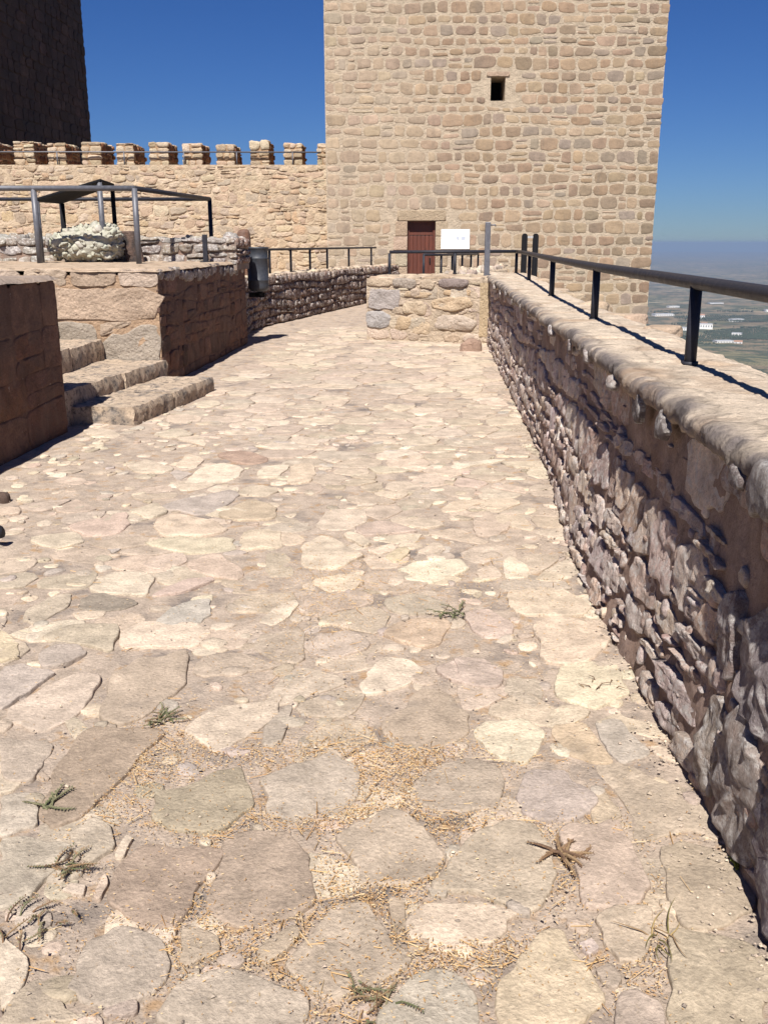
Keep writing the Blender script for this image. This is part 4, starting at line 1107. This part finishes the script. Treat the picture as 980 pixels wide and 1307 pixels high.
# ================================================================== CURVED WALL to the tower door
cv = thing("curved_wall", "low curving rubble wall with a shade-darkened face running from the bin to the tower door", "wall", (-3, 22, 0))
line = np.array([(-3.35, 16.0), (-3.50, 18.4), (-3.38, 19.6), (-3.1, 20.9), (-2.68, 23.3), (-1.98, 26.9), (-1.2, 29.86)])
Ls = np.r_[0, np.cumsum(np.linalg.norm(np.diff(line, axis=0), axis=1))]
class CurveFrame:
    def __init__(s, line, Ls, flip=1, z=0): s.l, s.L, s.f, s.z = line, Ls, flip, z
    def __call__(s, A):
        A = np.asarray(A, float); a = A[:, 0]
        x = np.interp(a, s.L, s.l[:, 0]); y = np.interp(a, s.L, s.l[:, 1])
        x2 = np.interp(a + .05, s.L, s.l[:, 0]); y2 = np.interp(a + .05, s.L, s.l[:, 1]); x1 = np.interp(a - .05, s.L, s.l[:, 0]); y1 = np.interp(a - .05, s.L, s.l[:, 1])
        tx, ty = x2 - x1, y2 - y1; n = np.hypot(tx, ty) + 1e-9
        return np.c_[x + ty / n * A[:, 2] * s.f, y - tx / n * A[:, 2] * s.f, s.z + A[:, 1]]
cfm = CurveFrame(line, Ls)
LV = Ls[-1]
def wall_shell(fr, L, h, th, n):
    prof = [(-.1, 0), (h - .03, 0), (h, -.05), (h + .01, -th * .5), (h, -th + .04), (h - .05, -th), (-.1, -th)]
    us = np.linspace(0, L, n); V = []; k = len(prof)
    for u in us: V += [(u, b, hh) for b, hh in prof]
    V = np.array(V); nz = fbm(V, 3.5, 3, 77); V[:, 1] += np.where(V[:, 1] > .3, .02 * nz, 0); V[:, 2] += .02 * nz
    Fc = [(i * k + j, (i + 1) * k + j, (i + 1) * k + j + 1, i * k + j + 1) for i in range(n - 1) for j in range(k - 1)]
    return fr(V), Fc
V, Fc = wall_shell(cfm, LV, .96, .42, 120)
mesh_obj("core", V, Fc, M['wallmortar'], cv, lin((150, 116, 92)) * .55)
pc = courses(LV, .97, (.12, .20), (.14, .38), .025, .14, .03, 251, .15)
lay(cv, cfm, pc, M['rubble'], "stone", [lin(c) * .52 for c in ((164, 132, 112), (140, 112, 98), (186, 160, 136), (126, 98, 84), (150, 120, 104))], (.02, .07), 'lump', 10, .3, .05, cap=240,
    score=lambda P: math.sqrt(abs(area(P))) / (16 + P[:, 0].mean()))  # face stones darkened for shade beneath the pale caps
class TopFrame:
    def __init__(s, f, z): s.f, s.z = f, z
    def __call__(s, A):
        A = np.asarray(A, float); return s.f(np.c_[A[:, 0], A[:, 2] + s.z, A[:, 1] - .44])
lay(cv, TopFrame(cfm, .955), courses(LV, .46, (.2, .24), (.25, .5), .02, .12, .02, 253, 0), M['coping'], "cap_stone", [lin(c) * KAL for c in ((232, 208, 178), (222, 198, 168), (238, 216, 188))], (.025, .06), 'round', 10, .3, .03, cap=60)
cr = thing("curved_handrail", "thin dark handrail on the curving wall between the bin and the tower door", "railing", (-3.4, 19.5, .95))
def on(fr, a, h, z): return fr(np.array([[a, z, h]]))[0]
sA = [1.5, 3.05, 4.25, 5.55, 6.95, 8.3, 10.2, 12.2]
MB().tube([on(cfm, a, -.2, 1.47) for a in np.linspace(.6, 12.6, 30)], .026, 10).build("top_rail", M['rail'], cr, smooth=True)
for a in sA: MB().tube([on(cfm, a, -.2, .92), on(cfm, a, -.2, 1.47)], .026, 10).build("post", M['rail'], cr, smooth=True)
P = np.array([(-.12, -.1), (.13, -.12), (.15, .1), (-.1, .13)])
V, Fc = stone_geo(chaikin(P, 1), .70, 'near_lump', 24, .10, .05, 261, (0, 0), Frame((-3.78, 19.25, 1.12), EX, EZ), 5, .3)
tag(mesh_obj("standing_stone", V, Fc, M['dark'], None, lin((150, 108, 84)) * .55), "small upright reddish brown stone showing above the litter bin", "stone")

# far low wall with close balusters
bl = np.array([(-.75, 20.9), (-.05, 21.3), (.35, 22.6), (.62, 24.4), (.95, 26.4), (1.4, 28.4), (1.95, 30.2)])
bl = np.array([(-.35, 20.9), (.10, 22.0), (.35, 23.3), (.62, 24.85), (.88, 26.5), (1.13, 28.1), (1.6, 30.1)])
bL = np.r_[0, np.cumsum(np.linalg.norm(np.diff(bl, axis=0), axis=1))]
bfm = CurveFrame(bl, bL, -1)
lw = thing("approach_wall", "far low rubble wall with a pale jagged top right of the tower door", "wall", (.4, 24, 0))
V, Fc = wall_shell(bfm, bL[-1], .86, .5, 60); Fc = [f[::-1] for f in Fc]
mesh_obj("core", V, Fc, M['pale'], lw, lin((226, 204, 176)) * KAL)
lay(lw, TopFrame(bfm, .84), courses(bL[-1], .5, (.2, .3), (.25, .5), .03, .15, .02, 271, 0), M['coping'], "cap_stone", [lin(c) * KAL for c in ((226, 208, 188), (206, 190, 172), (236, 216, 190))], (.04, .16), 'lump', 10, .35, .05)
br = thing("baluster_rail", "far short railing of close dark uprights on the low wall before the tower", "railing", (.4, 24, .85))
bp_ = [(-.30, 20.97), (.07, 22.0), (.33, 23.3), (.60, 24.85), (.87, 26.5), (1.12, 28.1)]
MB().tube([(x - .05 * 0, y, 1.36 - .012 * i) for i, (x, y) in enumerate(bp_)], .027, 10).build("top_rail", M['rail'], br, smooth=True)
for i, (x, y) in enumerate(bp_): MB().tube([(x, y, .8), (x, y, 1.36 - .012 * i)], .026, 10).build("upright", M['rail'], br, smooth=True)

dp = thing("twin_black_posts", "pair of black round topped posts joined by a pale bar in front of the tower", "post", (2.0, 22.1, 0))
for x in (1.89, 2.13):
    n = 12; pts = [(x - .06, .2), (x + .06, .2)] + [(x + .06 * math.cos(t), 1.74 + .06 * math.sin(t)) for t in np.linspace(0, math.pi, n)]
    V = np.array([(px_, 22.10, z) for px_, z in pts] + [(px_, 22.22, z) for px_, z in pts]); k = len(pts)
    Fc = [tuple(range(k)), tuple(range(2 * k - 1, k - 1, -1))] + [(j, j + k, (j + 1) % k + k, (j + 1) % k) for j in range(k)]
    mesh_obj("post", V, Fc, M['black'], dp, smooth=False)
MB().box((1.95, 22.13, 1.70), (2.07, 22.19, 1.75)).build("bar", M['steel'], dp)
MB().box((1.80, 22.02, -.5), (2.22, 22.3, .25)).build("base", M['steel'], dp)

# ================================================================== CURTAIN WALL with merlons
ca, sa = math.cos(HEAD), math.sin(HEAD)
cx_ = lambda x, d, z: (x * ca - d * sa, x * sa + d * ca, z)  # camera-square towers and walls: along, away, up
FRX, FRN = (ca, sa, 0), (sa, -ca, 0)
cu = thing("curtain_wall", "long pale crenellated curtain wall between the dark keep and the square tower", "wall", cx_(-8, 33, 0))
CZ, CD, CX0, CX1 = 4.03, 33.0, -19.0, -1.72
o0 = cx_(CX0, CD, -.2)
cuf = Frame(o0, FRX, FRN)
ocol = [lin(c) * KAL for c in ((228, 204, 172), (220, 194, 164), (234, 212, 182), (214, 190, 162), (224, 194, 158), (208, 188, 164))]
V, Fc = relief(cuf, CX1 - CX0, CZ + .2, 300, 90, .05, 5.0, 281)
mb = MB().add(V, Fc, lin((230, 206, 174)) * KAL)
mb.box((0, 0, -2.6), (CX1 - CX0, CZ + .17, -.05), lin((230, 206, 174)) * KAL, cuf)
mb.build("core", M['pale'], cu)
cp = courses(CX1 - CX0, CZ + .18, (.13, .27), (.2, .5), .03, .18, .06, 283, .2)
lay(cu, cuf, cp, M['pale'], "stone", ocol, (.008, .03), 'round', 16, .55, .06, cap=300, nf=4,
    score=lambda P: abs(area(P)) * (1 if P[:, 1].mean() > 1.2 and P[:, 0].mean() > 5 else .02), back=.3)
mstarts = [-67, -24, 19, 62, 105, 149, 191, 233, 276, 319, 362, 404]
for k, px_ in enumerate(mstarts):
    x0 = (px_ - 490) / 1231 * 31.4; x1 = x0 + .66 + random.uniform(-.06, .05); mh = random.uniform(-.07, .05)
    if k == len(mstarts) - 1: x1 = -1.76
    m_ = MB().box((x0 + .04, 0, 33.28), (x1 - .04, .70 + mh, 34.85), lin((206, 172, 136)) * KAL, lambda V: np.array([cx_(q[0], q[2], CZ - .02 + q[1]) for q in V])).build("merlon", M['pale'], cu)
    mf = Frame(cx_(x0, 33.30, CZ - .02), FRX, FRN)
    lay(m_, mf, courses(x1 - x0, .74 + mh, (.15, .26), (.22, .4), .025, .12, .02, 300 + k, .1), M['pale'], "stone", ocol[:3] + [lin((206, 184, 152)) * KAL], (.04, .065), 'round', 12, .3, .04, back=.3)
    if k < len(mstarts) - 1:
        ms = Frame(cx_(x1 - .06, 33.32, CZ - .02), (FRN[0] * -1, FRN[1] * -1, 0), FRX)
        lay(m_, ms, courses(1.52, .72 + mh, (.15, .28), (.2, .45), .03, .15, .03, 330 + k, .2), M['pale'], "side_stone", [lin(c) * KAL for c in ((176, 124, 90), (150, 108, 82), (188, 138, 104))], (.03, .09), 'lump', 10, .3, .05, back=.3)  # merlon flanks: shade put into darker, redder stone than the fronts
    mt_ = Frame(cx_(x0, 33.30, CZ + .68 + mh), FRX, EZ)
    lay(m_, mt_, courses(x1 - x0, 1.52, (.3, .5), (.2, .4), .03, .15, .02, 360 + k, 0), M['pale'], "cap_stone", ocol[:3], (.015, .06), 'lump', 8, .3, .05)
wr = thing("rampart_rail", "thin grey rail with few posts running in front of the merlons on the curtain wall", "railing", cx_(-8, 33.1, CZ))
MB().tube([cx_(-19, 33.12, 4.44), cx_(-2.05, 33.12, 4.42)], .022, 8).build("top_rail", M['grey_rail'], wr, smooth=True)
for px_ in (-80, -10, 75, 160, 236, 303, 374): MB().tube([cx_((px_ - 490) / 1231 * 31.3, 33.12, CZ - .05), cx_((px_ - 490) / 1231 * 31.3, 33.12, 4.43)], .022, 8).build("post", M['grey_rail'], wr, smooth=True)

# ground between the terrace and the curtain wall
fr = Frame((-22, 19.5, .55), EX, EZ)
tag(mesh_obj("upper_court", *relief(fr, 18.2, 14, 60, 46, .05, 1.5, 291), M['mortar'], None, lin((220, 192, 158)) * KAL), kind='structure')

# ================================================================== SQUARE TOWER
TD = 30.0
TX0, TX1, TZ0, TZ1 = -1.70, 8.02, -3.0, 14.0
to = thing("square_tower", "tall square tower of brown stones in pale mortar with a small window and red door", "tower", cx_((TX0 + TX1) / 2, TD, 0))
tf = Frame(cx_(TX0, TD, TZ0), FRX, FRN)
TW, TH = TX1 - TX0, TZ1 - TZ0
X = lambda px_: (px_ - 490) / 1231 * TD * 1.0 - TX0
hole = [(.735 * 1 - TX0, 1.585 - TX0, .0 - TZ0, 2.24 - TZ0), (3.10 - TX0, 3.52 - TX0, 5.52 - TZ0, 6.19 - TZ0)]
def span(px0, px1, z0, z1):
    k = TD / 1231 * 1.0
    return None
import itertools
# at the tower the picture's scale: x metres along the face = (px - 490) * TD / (1231 * ray.y); done once, in metres
DOOR = (0.697 - TX0, 1.538 - TX0, 0.0 - TZ0, 2.23 - TZ0)
WIN = (3.065 - TX0, 3.482 - TX0, 5.55 - TZ0, 6.19 - TZ0)
holes = [DOOR, WIN]
xs = sorted({0, TW, DOOR[0], DOOR[1], WIN[0], WIN[1]}); zs = sorted({0, TH, DOOR[2], DOOR[3], WIN[2], WIN[3]})
mb = MB(); mc = lin((228, 207, 178)) * KAL * .95
for i in range(len(xs) - 1):
    for j in range(len(zs) - 1):
        u, v = (xs[i] + xs[i + 1]) / 2, (zs[j] + zs[j + 1]) / 2
        if any(h[0] < u < h[1] and h[2] < v < h[3] for h in holes): continue
        V, Fc = relief(Frame(tf(np.array([[xs[i], zs[j], 0]]))[0], FRX, FRN), xs[i + 1] - xs[i], zs[j + 1] - zs[j], max(2, int((xs[i + 1] - xs[i]) / .12)), max(2, int((zs[j + 1] - zs[j]) / .12)), .0, 4, 401)
        mb.add(V, Fc, mc)
for h in holes:
    d = -.35 if h is DOOR else -1.2
    q = [(h[0], h[2]), (h[1], h[2]), (h[1], h[3]), (h[0], h[3])]
    V = tf(np.array([(a, b, 0) for a, b in q] + [(a, b, d) for a, b in q], float))
    mb.add(V, [(0, 1, 5, 4), (1, 2, 6, 5), (2, 3, 7, 6), (3, 0, 4, 7), (4, 5, 6, 7)], mc)
V = tf(np.array([(0, 0, 0), (TW, 0, 0), (TW, TH, 0), (0, TH, 0), (0, 0, -10), (TW, 0, -10), (TW, TH, -10), (0, TH, -10)], float))
mb.add(V, [(1, 5, 6, 2), (5, 4, 7, 6), (4, 0, 3, 7), (3, 2, 6, 7)], mc)
mb.build("core", M['pale'], to)
def tower_stones():
    P0 = courses(TW, TH, (.24, .40), (.30, .56), .065, .10, .03, 411, .14)
    keep = []
    for P in P0:
        lo, hi = P.min(0), P.max(0)
        hit = False
        for (a, b, c, d, mx, mz0, mz) in ((*DOOR, .36, .0, .32), (*WIN, .06, .12, .10)):
            if hi[0] > a - mx and lo[0] < b + mx and hi[1] > c - mz0 and lo[1] < d + mz: hit = True
        if hi[0] > DOOR[1] and lo[0] < DOOR[1] + .75 and lo[1] < 2.6 - TZ0 and lo[1] > 1.0 - TZ0 and random.random() < .25: hit = True
        if not hit:
            if hi[0] > TW - .12: P = P.copy(); P[P[:, 0] > TW - .12, 0] = TW + random.uniform(-.015, .03)
            keep.append(P)
    base = [lin(c) * .60 for c in ((194, 168, 138), (182, 156, 130), (202, 176, 146), (172, 150, 126), (188, 160, 130), (180, 162, 142), (192, 166, 136))]
    def colf(c):
        k = base[random.randrange(7)]
        nz = float(fbm(np.array([[c[0], c[1], 0.]]), .25, 2, 5)[0])
        smear = np.clip(.55 - c[0] / 7 + nz * 8 * .1, 0, .40) if c[1] > 5.5 else np.clip(.25 - c[0] / 6 + nz * .5, 0, .45)
        if c[0] > TW - .5: k = k * .86
        return k * (1 - smear) + mc * smear
    vis = lambda P: abs(area(P)) if (P[:, 1].mean() + TZ0 < 8.5 and P[:, 1].mean() + TZ0 > -.4) else abs(area(P)) * .01
    lay(to, tf, keep, M['tower'], "stone", None, (.006, .015), 'round', 16, .35, .03, 1, 300, score=vis, colf=colf, nf=5, back=.3)
    # dressed stones round the door and the window
    pal = [lin(c) * KAL * .92 for c in ((220, 196, 166), (212, 188, 158), (226, 204, 174))]
    d0, d1, z0, z1 = DOOR
    dress = [(d0 - .30, d1 + .30, z1 + .01, z1 + .30)]
    zz = z0
    while zz < z1 - .1:
        h = random.uniform(.36, .48); h = min(h, z1 - zz)
        dress += [(d0 - random.uniform(.30, .42), d0, zz + .01, zz + h - .01), (d1, d1 + random.uniform(.30, .42), zz + .01, zz + h - .01)]; zz += h
    w0, w1, y0, y1 = WIN
    dress += [(w0 - .12, w1 + .12, y1 + .01, y1 + .13)]
    for q in dress:
        P = np.array([(q[0], q[2]), ((q[0] + q[1]) / 2, q[2]), (q[1], q[2]), (q[1], (q[2] + q[3]) / 2), (q[1], q[3]), ((q[0] + q[1]) / 2, q[3]), (q[0], q[3]), (q[0], (q[2] + q[3]) / 2)])
        V, Fc = stone_geo(P, .03, 'flat', 24, .05, .002, random.randrange(9999), (0, 0), tf, 4, .3)
        mesh_obj("dressed_stone", V, Fc, M['pale'], to, jitter_col(pal[random.randrange(3)], .04))
    # right-hand side face
    fs2 = Frame(tf(np.array([[TW, 0, 0]]))[0], (-FRN[0], -FRN[1], 0), FRX)
    mb = MB()
    for P in courses(10, TH, (.24, .40), (.30, .56), .065, .10, .03, 412, .1):
        V, Fc = stone_geo(chaikin(P, 1), random.uniform(.006, .016), 'round', 10, .2, .03, random.randrange(9999), (0, 0), fs2, 5, .3); mb.add(V, Fc, jitter_col(base[random.randrange(7)]))
    o = mb.build("side_stones", M['tower'], to, smooth=True); o['kind'] = 'stuff'
tower_stones()
# door: boards in a frame, set back in its opening
dr = MB().box((DOOR[0] + .002, DOOR[2] + .002, -.30), (DOOR[1] - .002, DOOR[3] - .002, -.26), (1, 1, 1), tf).build("door", M['wood'], to)
nb = 6; wbd = (DOOR[1] - DOOR[0] - .14) / nb
for i in range(nb):
    a = DOOR[0] + .07 + i * wbd
    bevel(MB().box((a + .006, DOOR[2] + .02, -.258), (a + wbd - .006, DOOR[3] - .42, -.225 + .006 * (i % 2)), (1, 1, 1), tf).build("board", M['wood'], dr), .006)
MB().box((DOOR[0] + .07, DOOR[3] - .40, -.258), (DOOR[1] - .07, DOOR[3] - .07, -.23), (1, 1, 1), tf).build("top_panel", M['wood'], dr)
for a, b, c, d in ((DOOR[0] + .004, DOOR[0] + .064, DOOR[2], DOOR[3] - .003), (DOOR[1] - .064, DOOR[1] - .004, DOOR[2], DOOR[3] - .003), (DOOR[0] + .066, DOOR[1] - .066, DOOR[3] - .064, DOOR[3] - .004)):
    MB().box((a, c, -.257), (b, d, -.19), (1, 1, 1), tf).build("frame", M['wood'], dr)
MB().box((DOOR[1] - .17, DOOR[2] + 1.0, -.22), (DOOR[1] - .13, DOOR[2] + 1.16, -.18), (1, 1, 1), tf).build("handle", M['black'], dr)
MB().box((WIN[0] + .002, WIN[2] + .002, -1.19), (WIN[1] - .002, WIN[3] - .002, -1.1), (1, 1, 1), tf).build("window", M['black'], to)

# sign board beside the door
sg = thing("sign_board", "white sign board with faint grey print on the wall right of the red door", "sign", cx_(2.15, 29.8, 1.5))
SX0, SX1, SZ0, SZ1 = 1.70 - TX0, 2.55 - TX0, 1.42 - TZ0, 1.99 - TZ0
bevel(MB().box((SX0, SZ0, .09), (SX1, SZ1, .12), (1, 1, 1), tf).build("panel", M['white'], sg), .006)
pr = MB()
for (a, b, c, d) in ((.46, .54, .27, .37), (.56, .58, .25, .40), (.60, .72, .27, .36), (.46, .74, .20, .225), (.52, .72, .41, .425)):
    pr.box((SX0 + a, SZ0 + c, .1205), (SX0 + b, SZ0 + d, .1225), (1, 1, 1), tf)
pr.build("print", M['print'], sg)
for a in (SX0 + .1, SX1 - .14): MB().box((a, SZ0 + .05, .0), (a + .04, SZ1 - .05, .088), (1, 1, 1), tf).build("batten", M['steel'], sg)

# ================================================================== DARK KEEP far left
kp = thing("dark_keep", "huge dark shaded keep rising behind the merlons at the far left", "tower", (-22, 41, 0))
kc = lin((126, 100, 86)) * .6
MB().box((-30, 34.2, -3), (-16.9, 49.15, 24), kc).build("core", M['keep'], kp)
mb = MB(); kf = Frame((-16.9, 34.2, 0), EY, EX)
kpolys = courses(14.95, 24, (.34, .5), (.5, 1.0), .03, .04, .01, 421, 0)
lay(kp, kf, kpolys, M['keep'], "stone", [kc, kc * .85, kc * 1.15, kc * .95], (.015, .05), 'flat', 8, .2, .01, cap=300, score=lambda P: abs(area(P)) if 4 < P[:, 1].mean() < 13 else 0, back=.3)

# ================================================================== WEEDS, iron stubs
def weed(x, y, n, length, spread, cols, label, name="weed", lift=.5, w=.0024, leaf=True, seed=0):
    r = random.Random(seed); t = thing(name, label, "plant" , (x, y, .01))
    for k in range(n):
        a = r.uniform(0, 2 * math.pi); L = .78 * length * r.uniform(.35, 1.1); mb = MB()
        pts = []; p = np.array((x + r.gauss(0, spread), y + r.gauss(0, spread), .012)); up = r.uniform(.05, lift); bend = r.uniform(-1.2, 1.2)
        for s in range(6):
            pts.append(p.copy()); aa = a + bend * s / 6
            p = p + L / 5 * np.array((math.cos(aa), math.sin(aa), up * (1 - s / 4)))
            p[2] = max(p[2], .022)
        c = lin(cols[r.randrange(len(cols))]) * .6
        mb.tube(pts, [w, w * .9, w * .8, w * .7, w * .5, w * .2], 5, c)
        if leaf:
            for s in (1, 1.5, 2, 2.5, 3, 3.5, 4, 4.5, 5):
                i0 = int(s)
                for side in (-1, 1):
                    q = pts[i0] + (s - i0) * (pts[min(i0 + 1, 5)] - pts[i0]); d = pts[i0] - pts[i0 - 1]; d /= np.linalg.norm(d); sd = np.array((-d[1], d[0], .25)) * side
                    l = length * r.uniform(.05, .10); ww = l * .26
                    e = (d * .6 + sd); e /= np.linalg.norm(e); f = np.array((-e[1], e[0], 0))
                    mb.add([q, q + e * l * .5 + f * ww, q + e * l, q + e * l * .5 - f * ww + (0, 0, .003)], [(0, 1, 2, 3)], lin(cols[r.randrange(len(cols))]) * .62)
        mb.build("stem", M['plant'], t, smooth=False)
green = [(132, 130, 98), (112, 116, 82), (152, 142, 110)]; dry = [(150, 120, 92), (124, 98, 78), (168, 140, 106)]; grn2 = [(116, 124, 66), (140, 142, 84)]
weed(-.93, 2.97, 16, .10, .02, green + dry[:1], "dark green weed sprouting at the corner of the large pale slab left of centre", seed=1)
weed(-.96, 2.15, 11, .11, .02, green + dry, "straggly green and brown weed beside the grey slab at the left edge", seed=2)
weed(-.97, 1.93, 12, .10, .03, green + dry, "lowest left weed, dusty and trailing between small broken stones", seed=3)
weed(.355, 2.275, 13, .11, .012, dry, "dry brown star shaped weed right of the large tan slab in front", "dried_weed", .12, .0055, seed=4)
weed(-.13, 1.74, 13, .10, .03, green + dry, "grey green dry weed at the bottom edge below the tan slab", seed=5)
weed(.10, 4.02, 14, .11, .035, green[:2], "small green weed in a joint in the middle of the walkway", seed=6)
weed(.815, 2.25, 12, .035, .008, [(150, 158, 70), (120, 130, 56)], "tiny fresh yellow green plant at the foot of the right parapet", "seedling", .9, .003, seed=7)
weed(.55, 1.96, 10, .15, .02, dry[2:] + [(190, 164, 110), (140, 130, 80)], "long straw coloured grass blades in the joint near the right slabs", "dry_grass", .25, .002, False, seed=8)
weed(-1.12, 2.42, 5, .13, .01, green, "thin green stalk lying between two slabs at the left edge", "sprig", .1, .004, seed=11)
weed(.60, 3.32, 9, .07, .04, dry, "dry twigs beside the pale slabs near the parapet's foot", "twigs", .2, .002, False, seed=12)
ib = thing("iron_stub", "rusty dark iron stub sticking up at the left edge of the paving", "stub", (-2.36, 4.88, 0))
MB().tube([(-2.55, 4.9, .03), (-2.36, 4.88, .09)], .03, 10).build("bar", M['rail'], ib, smooth=True)
MB().tube([(-2.36, 4.88, .088), (-2.335, 4.877, .096)], .036, 10).build("cap", M['rail'], ib, smooth=True)
o = mesh_obj("dark_stone", *stone_geo(np.array([(-.05, -.03), (.04, -.04), (.06, .02), (-.03, .04)]), .06, 'lump', 12, .3, .05, 5, (0, 0), Frame((-2.78, 5.85, .01), EX, EZ)), M['dark'], None, (.05, .045, .04))
tag(o, "small black stone lying on dusty paving at the left edge", "stone")

# ================================================================== HAZE over the plain
hz = MB().box((-43000, -43000, -345), (43000, 43000, 26)).build("haze", M['pale'], centre=False) if False else mesh_obj("haze", np.vstack(MB().box((-43000, -43000, -345), (43000, 43000, 26)).V), MB().box((0, 0, 0), (1, 1, 1)).F, M['pale'], smooth=False, centre=False)
hm = bpy.data.materials.new("haze"); hm.use_nodes = True
nt = hm.node_tree; nt.nodes.clear()
ho = nt.nodes.new("ShaderNodeOutputMaterial"); hv = nt.nodes.new("ShaderNodeVolumePrincipled")
hv.inputs["Color"].default_value = (0.32, 0.43, 0.62, 1); hv.inputs["Density"].default_value = 7.0e-5; hv.inputs["Anisotropy"].default_value = 0.0
nt.links.new(hv.outputs[0], ho.inputs["Volume"])
hz.data.materials.clear(); hz.data.materials.append(hm)
tag(hz, kind='stuff')
